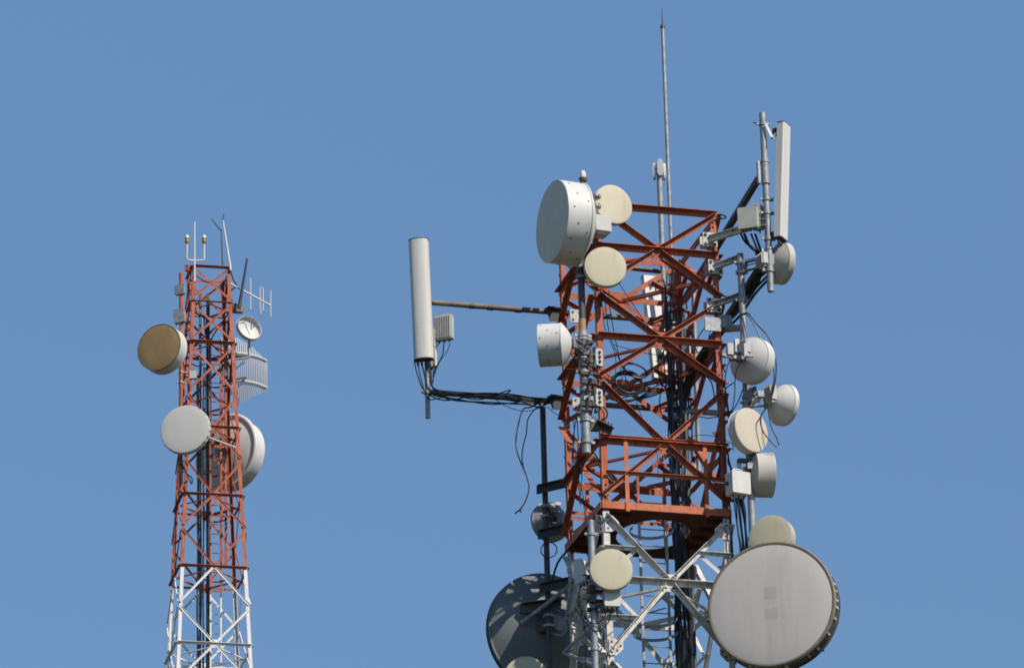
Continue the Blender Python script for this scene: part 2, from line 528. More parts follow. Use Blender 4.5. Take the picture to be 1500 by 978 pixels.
def ladder(T, root, u0, v0, ztop, zbot, w_, zcol, hoop_r, hoops, upper='red', lower='steel', n_=None):
    for (a, b, k) in ((ztop, zcol, upper), (zcol, zbot, lower)):
        if a <= b: continue
        mb = MB()
        for s in (-1, 1):
            mb.box(T.W(u0 + s * w_ / 2, v0, (a + b) / 2), T.u, T.n, Z, .022, .012, (a - b) / 2)
        z = b + .1
        while z < a:
            mb.tube([T.W(u0 - w_ / 2, v0, z), T.W(u0 + w_ / 2, v0, z)], .011, 6)
            z += .29
        o = part('ladder', mb, k, root)
        for z in hoops:
            if b < z <= a:
                hb = MB()
                ang = [math.pi * (-.08 + 1.16 * i / 20) for i in range(21)]
                for da in range(20):
                    p0 = T.W(u0 + hoop_r * math.cos(ang[da]), v0 + .06 + hoop_r * 1.05 * math.sin(ang[da]), z)
                    p1 = T.W(u0 + hoop_r * math.cos(ang[da + 1]), v0 + .06 + hoop_r * 1.05 * math.sin(ang[da + 1]), z)
                    dd = (p1 - p0).normalized()
                    hb.box((p0 + p1) / 2, dd, dd.cross(Z), Z, (p1 - p0).length / 2 + .002, .004, .026)
                part('hoop', hb, k, o)

# ======================================================================= MAIN TOWER
tower = thing('lattice_tower', 'large red and white steel lattice tower crowded with dishes, nearer of the two', 'tower', T1.c)
hz = lambda y: T1.z(-H1, -H1, y)
ZN = [hz(y) for y in (297, 361, 427, 492, 556, 646, 730, 848, 964)]
Zplat = hz(739)
dz = ZN[7] - ZN[8]
panels1 = [(ZN[0], ZN[1], ZN[2], False, 1), (ZN[2], ZN[3], ZN[4], False, 1), (ZN[4], ZN[5], ZN[6], False, 1),
           (Zplat - .12, ZN[7], ZN[8], True, 1), (ZN[8], ZN[8] - dz, ZN[8] - 2 * dz, True, 1)]
c1, col1 = lattice(T1, tower, lambda z: H1, panels1, ('red', Zplat - .1, 'white'), .105, .10, .085, 0)

# work platform
pl = MB()
hh = H1 + .02
hole = [( +.10 + .60 * math.cos(2 * math.pi * k / 32), .02 + .74 * math.sin(2 * math.pi * k / 32)) for k in range(32)]
sq = []
for k in range(32):
    a = 2 * math.pi * k / 32
    ca, sa = math.cos(a), math.sin(a)
    q = hh / max(abs(ca), abs(sa))
    sq.append((q * ca, q * sa))
b0 = len(pl.v)
for zz in (Zplat - .055, Zplat - .045):
    pl.v += [T1.W(x, y, zz) for x, y in hole] + [T1.W(x, y, zz) for x, y in sq]
for k in range(32):
    l = (k + 1) % 32
    pl.add((k, l, 32 + l, 32 + k)); pl.add((64 + k, 64 + l, 96 + l, 96 + k))
    pl.add((k, l, 64 + l, 64 + k)); pl.add((32 + k, 32 + l, 96 + l, 96 + k))
deck = part('platform_deck', pl, 'deck', tower)
for k in range(5):
    y = -.85 + k * .42
    for (a, b) in ((-H1 + .03, -.56), (.76, H1 - .03)):
        mb = MB()
        mb.angle(T1.W(a, y, Zplat - .062), T1.W(b, y, Zplat - .062), -Z, .07, .006)
        part('joist', mb, 'deck', deck)
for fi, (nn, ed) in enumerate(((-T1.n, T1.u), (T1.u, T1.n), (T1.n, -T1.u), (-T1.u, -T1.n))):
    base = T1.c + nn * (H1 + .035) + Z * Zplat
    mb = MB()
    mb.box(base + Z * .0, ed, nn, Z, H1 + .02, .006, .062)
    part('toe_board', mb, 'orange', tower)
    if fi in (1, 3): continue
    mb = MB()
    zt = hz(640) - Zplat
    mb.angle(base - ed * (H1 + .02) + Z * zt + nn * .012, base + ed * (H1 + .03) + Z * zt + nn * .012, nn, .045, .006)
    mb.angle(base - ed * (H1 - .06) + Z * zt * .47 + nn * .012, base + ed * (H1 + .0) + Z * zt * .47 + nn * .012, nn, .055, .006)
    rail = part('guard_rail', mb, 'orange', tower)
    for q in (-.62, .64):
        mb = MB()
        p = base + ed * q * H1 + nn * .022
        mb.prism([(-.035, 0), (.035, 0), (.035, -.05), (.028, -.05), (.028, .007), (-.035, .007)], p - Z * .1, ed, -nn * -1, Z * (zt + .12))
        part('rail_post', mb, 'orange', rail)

lu, lv, _ = T1.loc(T1.P(957, 800, -.15))
lz = [T1.z(lu, lv, y) for y in (690, 745, 1010)]
ladder(T1, tower, lu, lv, lz[0], lz[2] - 4, .46, lz[1], .36, [T1.z(lu, lv, y) for y in (775, 905, 925, 1040)], 'red', 'steel')

# ---- generic things
def pole(T, px, py, v, y0, y1, r, label, name='mounting_pole', cat='pole', key='steel', clamps=(), cap=None, group=None, n=14):
    a, b = T.vert(px, py, v, y0, y1)
    t = thing(name, label, cat, b, group)
    mb = MB(); mb.tube([b, a], r, n)
    part('pole_tube', mb, key, t)
    u_, v_, _ = T.loc(a)
    for y in clamps:
        z = T.z(u_, v_, y)
        mb = MB()
        p = T.W(u_, v_, z)
        mb.lathe([(r + .001, -.028), (r + .016, -.028), (r + .016, .028), (r + .001, .028)], p, Z, 16)
        mb.box(p + T.u * (r + .035), T.u, T.n, Z, .028, .02, .024)
        mb.box(p - T.u * (r + .03), T.u, T.n, Z, .025, .016, .02)
        mb.tube([p + T.u * (r + .05) - T.n * .07, p + T.u * (r + .05) + T.n * .07], .008, 6)
        part('pipe_clamp', mb, 'steel', t)
    return t, a, b

def bar(name, label, cat, a, b, r, key, group=None, square=False, n=10):
    t = MB()
    if square:
        d = (b - a); L = d.length; d.normalize()
        s = d.cross(Z).normalized(); q = s.cross(d)
        t.box((a + b) / 2, s, q, d, r, r * 1.2, L / 2)
    else:
        t.tube([a, b], r, n)
    return part(name, t, key, None, label, cat, group, loc=a)

def dish(T, label, px, py, v, Rpx, azd, mount, depth=.55, back=.30, rad='cream', shell='shell_old', rim=None, el=0.0,
         name='microwave_dish', hub=True, radio=None, bolts=0, open_=False, group=None, cat='dish antenna', rimw=.02, face_at=True, ribs=0):
    c = T.P(px, py, v)
    Rm = Rpx * pxsize(c)
    ax = az(azd, el)
    t = thing(name, label, cat, c, group)
    L = depth * Rm
    if not open_:
        mb = MB()
        mb.lathe([(0.0, .035 * Rm), (.35 * Rm, .031 * Rm), (.7 * Rm, .018 * Rm), (.95 * Rm, .003 * Rm), (.985 * Rm, -.004 * Rm), (.99 * Rm, -.03 * Rm), (.0, -.03 * Rm)], c, ax, 64)
        part('radome', mb, rad, t)
    else:
        mb = MB()
        prof = [(.97 * Rm * k / 10, -L - back * Rm * (1 - (k / 10) ** 2) * .8 + .03 * Rm) for k in range(11)]
        mb.lathe(prof, c, ax, 64)
        part('reflector_bowl', mb, rad, t)
    mb = MB()
    # shroud with rolled front edge and a rear flange
    mb.lathe([(.965 * Rm, -.035 * Rm), (.99 * Rm, -.012 * Rm), (1.0 * Rm, -.012 * Rm), (1.005 * Rm, -.04 * Rm), (1.0 * Rm, -.08 * Rm), (1.0 * Rm, -L), (1.018 * Rm, -L - .005 * Rm), (1.018 * Rm, -L - .04 * Rm), (.97 * Rm, -L - .045 * Rm), (.965 * Rm, -L + .02 * Rm), (.965 * Rm, -.035 * Rm)], c, ax, 72)
    a0 = (Z - ax * Z.dot(ax)).normalized(); b0 = ax.cross(a0)
    if bolts:
        mb.m = 1
        for k in range(bolts):
            for tt, ph in ((-.16 * Rm, 0), (-.45 * L, .5), (-.86 * L, .25)):
                a = 2 * math.pi * (k + ph) / bolts
                rr = a0 * math.cos(a) + b0 * math.sin(a)
                mb.box(c + rr * (1.003 * Rm) + ax * tt, ax, rr.cross(ax), rr, .006 * Rm + .006, .006 * Rm + .006, .006)
    part('shroud', mb, [shell, 'bolt'], t)
    if rim:
        mb = MB()
        mb.lathe([(.972 * Rm, .006 * Rm), (1.0 * Rm, .010 * Rm), (1.02 * Rm, -.004 * Rm), (1.02 * Rm, -.05 * Rm), (1.006 * Rm, -.055 * Rm)], c, ax, 72)
        part('rim_band', mb, rim, t)
    mb = MB()
    D = back * Rm
    mb.lathe([(.985 * Rm * (1 - k / 10) + .14 * Rm * (k / 10), -L - .046 * Rm - D * (1 - ((1 - k / 10) * .86 + .14) ** 2) ) for k in range(11)], c, ax, 64, cap1=True)
    if ribs:
        for k in range(ribs):
            a = 2 * math.pi * (k + .5) / ribs
            rr = a0 * math.cos(a) + b0 * math.sin(a)
            mb.box(c + rr * .62 * Rm + ax * (-L - .05 * Rm - D * .52), rr, rr.cross(ax), ax, .33 * Rm, .012, .16 * D)
    part('reflector', mb, shell, t)
    hb = c + ax * (-L - D)
    if hub:
        mb = MB()
        mb.lathe([(.20 * Rm, .04 * Rm), (.20 * Rm, -.06 * Rm), (.13 * Rm, -.08 * Rm), (.13 * Rm, -.20 * Rm), (.05 * Rm, -.2 * Rm)], hb, ax, 24, cap1=True)
        part('feed_hub', mb, 'steel', t)
    tail = hb - ax * (.16 * Rm)
    if mount is not None:
        # bracket from the hub to the pole, with clamp jaws and adjusting rods
        mp = V(mount)
        mp.z = tail.z
        mb = MB()
        sd = (mp - tail)
        Ls = max(sd.length, .05)
        if sd.length < .02: sd = -ax
        sd.normalize()
        pr = sd.cross(Z).normalized()
        for s in (-1, 1):
            mb.box(tail + sd * Ls / 2 + Z * s * .075 * (Rm / .35), sd, pr, Z, Ls / 2 + .03, .035, .008)
            mb.tube([tail + Z * s * .05 + pr * .06, mp + Z * s * .05 + pr * .08], .010, 6)
            mb.tube([mp - pr * .09 + Z * s * .07 + sd * .05, mp + pr * .09 + Z * s * .07 + sd * .05], .009, 6)
            mb.box(mp + Z * s * .09, sd, pr, Z, .075, .075, .022, .03)
        mb.box(tail + Z * 0, ax, b0, a0, .02, .10, .10)
        mb.box(mp + sd * -.08, sd, pr, Z, .012, .07, .11)
        mb.tube([tail + b0 * .12 + a0 * .08, mp + Z * .14 + pr * .04], .008, 6)
        part('mount_bracket', mb, 'steel', t)
    if radio:
        sx, sz, hw, hh_, hd, key = radio      # offset across / up in metres, half sizes
        rc = tail - ax * (hd * .5) + b0 * sx + a0 * sz
        mb = MB()
        mb.box(rc, b0, a0, ax, hw, hh_, hd, .02)
        for k in range(6):
            mb.box(rc - ax * (hd + .012) + b0 * (-hw * .8 + k * hw * .32), b0, a0, ax, .006, hh_ * .85, .012)
        mb.box(rc - a0 * (hh_ + .012), b0, ax, a0, hw * .7, hd * .7, .014)
        part('radio_unit', mb, key, t)
    return t, c, Rm, ax

# ---- front-left pole and the dishes on it
_, fpA, fpB = pole(T1, 856, 560, -1.30, 345, 476, .058, 'dark upper pipe behind the two left cream dishes, ending at the tan sleeve', key='steel_dark')
mb = MB()
a, b = T1.vert(853.5, 480, -1.42, 469, 490)
FP = T1.vert(857, 600, -1.38, 485, 664)
fpole = thing('mounting_pole', 'silver pipe with tan upper sleeve and many clamps on the front left tower leg', 'pole', FP[1])
mb = MB(); mb.tube([FP[1], FP[0]], .075, 18); part('pole_tube', mb, 'steel', fpole)
fu, fv, _ = T1.loc(FP[0])
FZ = lambda y: T1.W(fu, fv, T1.z(fu, fv, y))
mb = MB(); mb.tube([FZ(497), FZ(468)], .062, 18); part('sleeve', mb, 'pipe_tan', fpole)
for y in (492, 497, 525, 545, 575, 612, 616, 648):
    mb = MB(); p = FZ(y)
    mb.lathe([(.07, -.02), (.095, -.02), (.095, .02), (.07, .02)], p, Z, 20)
    mb.box(p + T1.u * .11, T1.u, T1.n, Z, .035, .03, .022)
    mb.box(p - T1.u * .105, T1.u, T1.n, Z, .03, .02, .02)
    part('pipe_clamp', mb, 'steel', fpole)

G = 'dishes on the large tower'
dish(T1, 'big drum dish at the tower top, dark face turned left, deep riveted white side', 808.5, 324, -1.45, 61.5, -67, fpA - Z * .1, depth=.62, back=.36, rad='dark_radome', shell='shell', bolts=8, group=G, radio=(-.02, .02, .15, .15, .13, 'radio'))
dish(T1, 'round cream dish right beside the big drum, tilted to the right at the tower top', 899, 299, -1.25, 30.5, 27, fpA + T1.u * .3, depth=.22, back=.30, rad='cream', shell='shell_old', group=G)
dish(T1, 'round cream dish facing the viewer just under the big drum dish', 887, 390, -1.62, 31, 8, fpA, depth=.24, back=.3, rad='cream', shell='shell_old', group=G)
dish(T1, 'small white drum dish facing left, mounted on the silver pipe with the tan sleeve', 789.5, 506.5, -1.40, 31.5, -96, FZ(510), depth=1.08, back=.45, rad='shell', shell='shell', bolts=8, group=G)

# radio units on the front pole
def radio_box(T, label, px, py, v, hw, hh_, hd, azd, key, name='radio_unit', cat='radio unit', fins=7, tilt=0.0, handle=False, group=None, conn=4, face=True):
    c = T.P(px, py, v)
    ax = az(azd); sx = Z.cross(ax).normalized(); up = Z
    if tilt:
        rm = Matrix.Rotation(R(tilt), 3, ax); sx = rm @ sx; up = rm @ up
    t = thing(name, label, cat, c, group)
    mb = MB(); mb.box(c, sx, up, ax, hw, hh_, hd, .015)
    part('housing', mb, key, t)
    if fins:
        mb = MB()
        for k in range(fins):
            mb.box(c + ax * (hd + .012) + sx * (-hw * .85 + 1.7 * hw * k / (fins - 1)), sx, up, ax, .005, hh_ * .9, .012)
        part('cooling_fin', mb, key, t, kind='stuff')
    for k in range(conn):
        mb = MB()
        p = c - up * hh_ + sx * (-hw * .6 + 1.2 * hw * k / max(1, conn - 1))
        mb.tube([p + up * .002, p - up * .05], .014, 8)
        part('connector', mb, 'bolt', t)
    mb = MB()
    mb.box(c - ax * (hd + .03), sx, up, ax, hw * .5, hh_ * .6, .03)
    part('back_bracket', mb, 'steel', t)
    if handle:
        mb = MB()
        mb.tube(spline([c + up * hh_ - sx * hw * .5, c + up * (hh_ + .06) - sx * hw * .4, c + up * (hh_ + .06) + sx * hw * .4, c + up * hh_ + sx * hw * .5]), .014, 8)
        part('carry_handle', mb, key, t)
    return t, c

def small_clamp_radio(label, y):
    t, c = radio_box(T1, label, 875, y, -1.42, .075, .15, .05, 40, 'radio', fins=0, conn=3)
    mb = MB()
    for k in range(3):
        mb = MB()
        ax = az(40)
        p = c + ax * .052 + Z * (-.08 + .08 * k)
        mb.lathe([(.026, 0), (.026, .02), (.012, .022)], p, ax, 12, cap1=True)
        part('port', mb, 'bolt', t)
    mb = MB()
    for s in (-.07, 0, .07):
        mb.box(c - T1.u * .12 + Z * s, T1.u, T1.n, Z, .10, .02, .014)
    part('bracket_arm', mb, 'steel', t)
small_clamp_radio('small pale box with three round ports, upper of two beside the silver pipe', 524)
small_clamp_radio('small pale box with three round ports, lower of two beside the silver pipe', 583)
# clutter of the clamp bracket
t = thing('clamp_bracket', 'tangle of steel clamp arms and bolts round the silver pipe beside the small drum dish', 'bracket', FZ(535))
for k, y in enumerate((503, 511, 521, 530, 537, 549, 561, 574, 586, 594, 602)):
    mb = MB(); p = FZ(y)
    q = rnd.uniform(-.06, .07); w_ = rnd.uniform(.05, .13)
    mb.box(p + T1.u * (.05 + q) - T1.n * .09, T1.u, T1.n, Z, w_, .02, rnd.uniform(.015, .05))
    mb.tube([p + T1.u * (.05 + q) - T1.n * .10 - Z * .06, p + T1.u * (.07 + q) - T1.n * .13 + Z * rnd.uniform(.02, .1)], rnd.uniform(.01, .03), 8)
    mb.box(p + T1.u * rnd.uniform(.08, .2) - T1.n * .06, T1.u, T1.n, Z, .02, .06, rnd.uniform(.02, .07))
    part('clamp_arm', mb, rnd.choice(['steel', 'steel_dark', 'bolt', 'radio']), t)
t = thing('antenna_bracket', 'dark slanted steel bracket at the foot of the silver pipe above the guard rail', 'bracket', T1.P(880, 622, -1.2))
mb = MB()
pa, pb = T1.P(872, 622, -1.30), T1.P(896, 634, -1.15)
mb.angle(pa, pb, -T1.n, .10, .01, .14)
mb.box(T1.P(868, 622, -1.25), T1.u, T1.n, Z, .10, .05, .10)
part('bracket_plate', mb, 'steel_dark', t)
for k in range(4):
    mb = MB(); p = pa.lerp(pb, .35 + .2 * k) + Z * .06
    mb.tube([p, p + Z * .1 + T1.u * .02], .012, 6)
    part('bolt', mb, 'bolt', t)

# obstruction lamp
a, b = T1.vert(855, 290, -1.0, 266, 320)
t = thing('warning_lamp', 'white glass obstruction lamp on a thin red stem above the big drum dish', 'lamp', b)
mb = MB(); mb.tube([b, a], .02, 8); part('stem', mb, 'red', t)
mb = MB(); mb.lathe([(.03, -.02), (.055, 0), (.075, .04), (.075, .06), (.05, .07)], a, Z, 20, cap0=True, cap1=True); part('lamp_base', mb, 'boom', t)
mb = MB(); mb.lathe([(.05, .07), (.052, .12), (.045, .17), (.025, .195), (0, .2)], a, Z, 20); part('lamp_glass', mb, 'glass', t)

# ---- left outrigger
def boom(label, x0, y0, x1, y1, v, r, key='boom', inner=None):
    a, b = T1.P(x0, y0, v), T1.P(x1, y1, v)
    t = thing('antenna_boom', label, 'boom', b)
    mb = MB(); mb.tube([a, b], r, 14); part('boom_tube', mb, key, t)
    return t, a, b
VB = H1 + .10
for k, (lab, x0, y0, x1, y1, bx, by) in enumerate((('upper brown pipe boom reaching left to the white panel antenna', 627, 442.5, 984, 471, 820, 459),
                                  ('lower brown pipe boom reaching left under the white panel antenna', 628, 574, 1064, 606, 824, 588))):
    t, a, b = boom(lab, x0, y0, x1, y1, VB, .048)
    mb = MB()
    c = T1.P(bx, by, H1 + .02)
    p0, p1 = T1.P(bx - 32, by - 6, H1 + .03), T1.P(bx, by + 2, H1 + .03)
    mb.prism([(-.30, .06), (-.24, .0), (-.20, -.18), (.05, -.16), (.05, .07)], c - T1.n * .05, T1.u, Z, -T1.n * .012)
    mb.box(c + T1.u * .0 - T1.n * .02, T1.u, T1.n, Z, .16, .05, .012)
    mb.box(c - T1.u * .1 + Z * .06, T1.u, T1.n, Z, .14, .12, .012)
    part('clamp_plate', mb, 'near_black', t)
    mb = MB()
    p = T1.P(bx + 24, by + 4, H1 - .13)
    mb.box(p, T1.u, Z, T1.n, .11, .12, .012, .02)
    mb.m = 1
    for sx in (-1, 1):
        for sz in (-1, 1):
            mb.box(p - T1.n * .018 + T1.u * .06 * sx + Z * .07 * sz, T1.u, Z, T1.n, .014, .014, .01)
    part('clamp_plate', mb, ['radio', 'bolt'], t, label='pale bolted plate gripping the rear tower leg')
    for q in (.33, .47, .68):
        mb = MB()
        p = a.lerp(T1.P(bx, by, VB), q); dd = (b - a).normalized()
        mb.lathe([(.047, -.05), (.0505, -.05), (.0505, .05), (.047, .05)], p, dd, 16); part('tape_band', mb, 'steel_dark', t)
_, lpA, lpB = pole(T1, 626.5, 595, VB, 372, 612, .042, 'grey vertical pipe behind the left panel antenna at the boom ends', clamps=(440, 575))

def panel_antenna(T, label, top, bot, vt, vb, hw, hd, azd, rounded, key='panel', group='panel antennas of the large tower', conn=4, brk=(.2, .5, .93)):
    a, b = T.P(*top, vt), T.P(*bot, vb)
    d_ = (a - b); L = d_.length; d_.normalize()
    ax = az(azd); ax = (ax - d_ * ax.dot(d_)).normalized()
    sx = d_.cross(ax).normalized()
    if rounded:
        poly = [(-hw, -hd), (hw, -hd)] + [(hw * math.cos(math.pi * k / 14) , -hd * .1 + hd * 1.25 * math.sin(math.pi * k / 14) ** .8) for k in range(15)]
    else:
        e = hd * .28
        poly = [(-hw, -hd), (hw, -hd), (hw, hd - e), (hw - e, hd), (-hw + e, hd), (-hw, hd - e)]
    t = thing('panel_antenna', label, 'panel antenna', b, group)
    mb = MB()
    rings = [[b + sx * x + ax * y + d_ * z_ for x, y in poly] for z_ in (0, L)]
    mb.quadstrip(rings, smooth=True)
    part('antenna_shell', mb, key, t, auto=28)
    for z_ in (-.012, L):
        mb = MB()
        mb.prism([(x * 1.03, y * 1.03) for x, y in poly], b + d_ * z_, sx, ax, d_ * .014)
        part('end_cap', mb, 'steel_dark', t)
    for k in range(conn):
        mb = MB()
        p = b + sx * (-hw * .6 + 1.2 * hw * k / max(1, conn - 1)) - d_ * .012
        mb.tube([p, p - d_ * .09], .020, 8)
        part('connector', mb, 'bolt', t)
    for q in brk:
        mb = MB()
        p = b + d_ * L * q - ax * hd
        mb.box(p - ax * .03, sx, ax, d_, hw * .45, .03, .025)
        mb.box(p - ax * .07 + sx * .05, sx, ax, d_, .012, .05, .05)
        mb.box(p - ax * .07 - sx * .05, sx, ax, d_, .012, .05, .05)
        mb.tube([p - ax * .09 - sx * .10, p - ax * .09 + sx * .10], .009, 6)
        part('tilt_bracket', mb, 'steel_dark', t)
    return t, a, b
panel_antenna(T1, 'white panel antenna with rounded front standing at the end of the left pipe booms', (612.5, 352), (620.5, 526), VB - .13, VB - .13, .165, .085, -8, True)
radio_box(T1, 'grey ribbed radio box hanging beside the left panel antenna', 650.5, 480, VB - .02, .155, .225, .06, -22, 'radio', fins=9, conn=3)
radio_box(T1, 'slim white box tucked behind the lower edge of the left panel antenna', 634.5, 510, VB + .06, .05, .34, .05, -20, 'panel', fins=0, conn=2, name='junction_box', cat='box')

# ---- cables
def cable(name, label, cat, T, pts, r=.012, group=None, key='black', sub=7, n=6):
    mb = MB()
    pp = [T.P(*p) for p in pts]
    mb.tube(spline(pp, sub), r, n)
    return part(name, mb, key, None, label, cat, group, loc=pp[0])

def bundle(label, T, paths, r=.014, name='cable_bundle', cat='cables', n=6, jit=.0, group=None):
    p0 = T.P(*paths[0][0])
    t = thing(name, label, cat, p0, group)
    for pts in paths:
        mb = MB()
        pp = [T.P(*p) + V((rnd.uniform(-jit, jit), rnd.uniform(-jit, jit), rnd.uniform(-jit, jit))) for p in pts]
        mb.tube(spline(pp, 6), r * rnd.uniform(.8, 1.2), n)
        part('cable', mb, 'black', t)
    return t
v = VB
bundle('black cables drooping from the left panel antenna and lashed along the lower boom', T1, [
    [(607, 530, v - .1), (612, 550, v - .15), (622, 572, v - .1), (650, 586, v - .09), (700, 580, v - .07), (760, 588, v - .07), (812, 590, v - .07), (835, 575, .9)],
    [(612, 530, v - .1), (617, 556, v - .12), (628, 584, v - .1), (655, 582, v - .07), (720, 592, v - .07), (780, 586, v - .07), (815, 584, v - .1), (840, 568, .8)],
    [(617, 530, v - .1), (622, 550, v - .1), (626, 566, v - .1), (640, 580, v - .1), (690, 576, v - .06), (745, 577, v - .06), (790, 584, v - .06), (820, 580, .9)],
    [(625, 530, v - .05), (629, 552, v - .1), (633, 566, v - .1), (648, 573, v - .1), (700, 585, v - .07), (740, 573, v - .07), (748, 572, v - .07), (741, 580, v - .07), (770, 590, v - .06), (800, 592, v - .06)],
    [(630, 530, v - .05), (632, 556, v - .05), (636, 570, v - .1), (660, 585, v - .1), (730, 590, v - .06), (770, 592, v - .06), (790, 596, v - .06), (806, 588, v - .06)]], .012)
bundle('three short black jumper cables under the grey ribbed radio box', T1, [
    [(642, 503, v), (640, 507, v), (632, 508, v), (636, 525, v), (634, 552, v)],
    [(650, 503, v), (648, 520, v), (637, 542, v), (634, 560, v)],
    [(659, 503, v), (655, 514, v), (644, 530, v), (636, 550, v), (633, 565, v)]], .009)
cable('loose_cable', 'outer black cable hanging loose in a long curve below the left boom', 'cable', T1,
      [(800, 584, v), (778, 596, v), (766, 600, v), (758, 628, v), (756, 655, v), (764, 680, v), (774, 706, v), (773, 725, v), (764, 743, v), (754, 752, v)], .012, 'cables hanging below the left boom')
cable('loose_cable', 'inner black cable hanging loose beside the outer one below the left boom', 'cable', T1,
      [(806, 580, v), (788, 596, v), (780, 603, v), (773, 615, v), (771, 634, v), (766, 655, v), (765, 676, v), (772, 700, v), (775, 715, v), (769, 735, v), (762, 747, v), (764, 750, v)], .011, 'cables hanging below the left boom')
cable('thin_wire', 'thin dark wire sagging under the lower left boom', 'wire', T1, [(724, 584, v), (745, 596, v), (770, 602, v), (800, 596, v), (812, 605, v), (825, 608, v), (834, 598, v)], .006)

# ---- back poles, rod, small antennas
t, A, B = pole(T1, 981, 305, H1 + .12, 38, 470, .032, 'tall slender lightning rod tapering to a spike, highest thing on the near tower', name='lightning_rod', cat='lightning rod')
mb = MB(); mb.tube([A - Z * .02, A + Z * .38], .016, 8, .002); part('spike', mb, 'bolt', t)
mb = MB(); mb.lathe([(.033, -.05), (.04, -.05), (.04, .0), (.02, .03)], A, Z, 14, cap1=True); part('collar', mb, 'steel_dark', t)
t, A, B = pole(T1, 966, 262, H1 + .05, 240, 480, .048, 'grey pipe with three slim rounded antennas at its head beside the lightning rod', key='steel')
for k, (dx, a_) in enumerate(((-.115, -95), (0.0, 0), (.10, 110))):
    ax = az(a_)
    c = A + ax * (.085 if a_ else .07) - Z * (.14 if a_ else .10) + RIGHT * (0 if a_ else .02)
    s2 = MB(); sx = Z.cross(ax).normalized()
    poly = [(.055 * math.cos(q) , .16 * math.copysign(abs(math.sin(q)) ** .5, math.sin(q)) if abs(math.sin(q)) > 1e-6 else 0) for q in [2 * math.pi * i / 20 for i in range(20)]]
    s2.prism(poly, c - ax * .022, sx, Z, ax * .044)
    part('slim_antenna', s2, 'radio', t)
    s2 = MB()
    for s in (-.07, .03):
        s2.tube([A - Z * (.1 - s), c + Z * s], .009, 6)
    part('stand_off', s2, 'steel_dark', t)

panel_antenna(T1, 'white panel antenna seen from behind through the bracing in the middle of the tower', (956, 407), (972, 557), H1 + 1.5, H1 + 1.3, .20, .085, -160, False)
pole(T1, 984, 430, H1 + .95, 385, 600, .042, 'grey pipe behind the tower carrying the rear panel antenna', clamps=(430, 530))

# ---- right-hand cluster
VR = -1.9
_, rpA, rpB = pole(T1, 1123, 300, VR, 166, 427, .055, 'tall grey pipe beside the right panel antenna, standing off the tower corner', clamps=(182, 292, 312, 350))
ru, rv, _ = T1.loc(rpA)
RZ = lambda y: T1.W(ru, rv, T1.z(ru, rv, y))
t = thing('pipe_sleeve', 'pair of grey sleeves bolted round the tall pipe where the dark struts meet it', 'sleeve', RZ(400))
for y0, y1 in ((237, 268), (365, 397)):
    mb = MB(); mb.tube([RZ(y1), RZ(y0)], .066, 16)
    for y in (y0, y1): mb.lathe([(.06, -.02), (.074, -.02), (.074, .02), (.06, .02)], RZ(y), Z, 18)
    mb.box(RZ((y0 + y1) / 2) - T1.u * .10 + T1.n * .04, T1.u, T1.n, Z, .02, .04, .20)
    part('sleeve_tube', mb, 'steel', t)
panel_antenna(T1, 'slim white panel antenna at the far upper right, hung beside the tall grey pipe', (1148.5, 183), (1144, 350), VR - .1, VR - .1, .128, .066, 60, False, brk=(.04, .95))
# folding tilt arm at the top of the right panel
t = thing('tilt_arm', 'folding steel tilt arm joining the tall grey pipe to the top of the right panel', 'bracket', RZ(182))
for (a_, b_) in (((1122, 182), (1131, 202)), ((1131, 202), (1144, 188))):
    for off in (-.035, .035):
        mb = MB(); q0, q1 = T1.P(*a_, VR - .06 + off), T1.P(*b_, VR - .1 + off)
        dd = (q1 - q0).normalized(); s = dd.cross(T1.n).normalized()
        mb.box((q0 + q1) / 2, dd, s, T1.n, (q1 - q0).length / 2 + .015, .022, .005)
        part('arm_bar', mb, 'steel', t)
mb = MB(); mb.tube([T1.P(1131, 202, VR - .17), T1.P(1131, 202, VR + .05)], .018, 8); part('pivot_pin', mb, 'bolt', t)
mb = MB(); mb.tube([RZ(181) - T1.u * .17, RZ(181) + T1.u * .12], .013, 8); part('clamp_rod', mb, 'bolt', t)

def strut(label, a, b, w_, key, name='support_strut', cat='strut'):
    mb = MB()
    d_ = (b - a); L = d_.length; d_.normalize(); s = d_.cross(Z).normalized(); q = s.cross(d_)
    mb.box((a + b) / 2, s, q, d_, w_, w_, L / 2)
    return part(name, mb, key, None, label, cat, loc=a)
strut('upper dark strut slanting from the tall grey pipe down into the tower', T1.P(1111, 262, VR + .1), T1.P(1002, 440, H1 - .1), .045, 'steel_dark')
strut('lower dark strut slanting from the tall pipe foot down behind the right dishes', T1.P(1118, 385, VR + .15), T1.P(1003, 562, H1 - .1), .05, 'steel_dark')

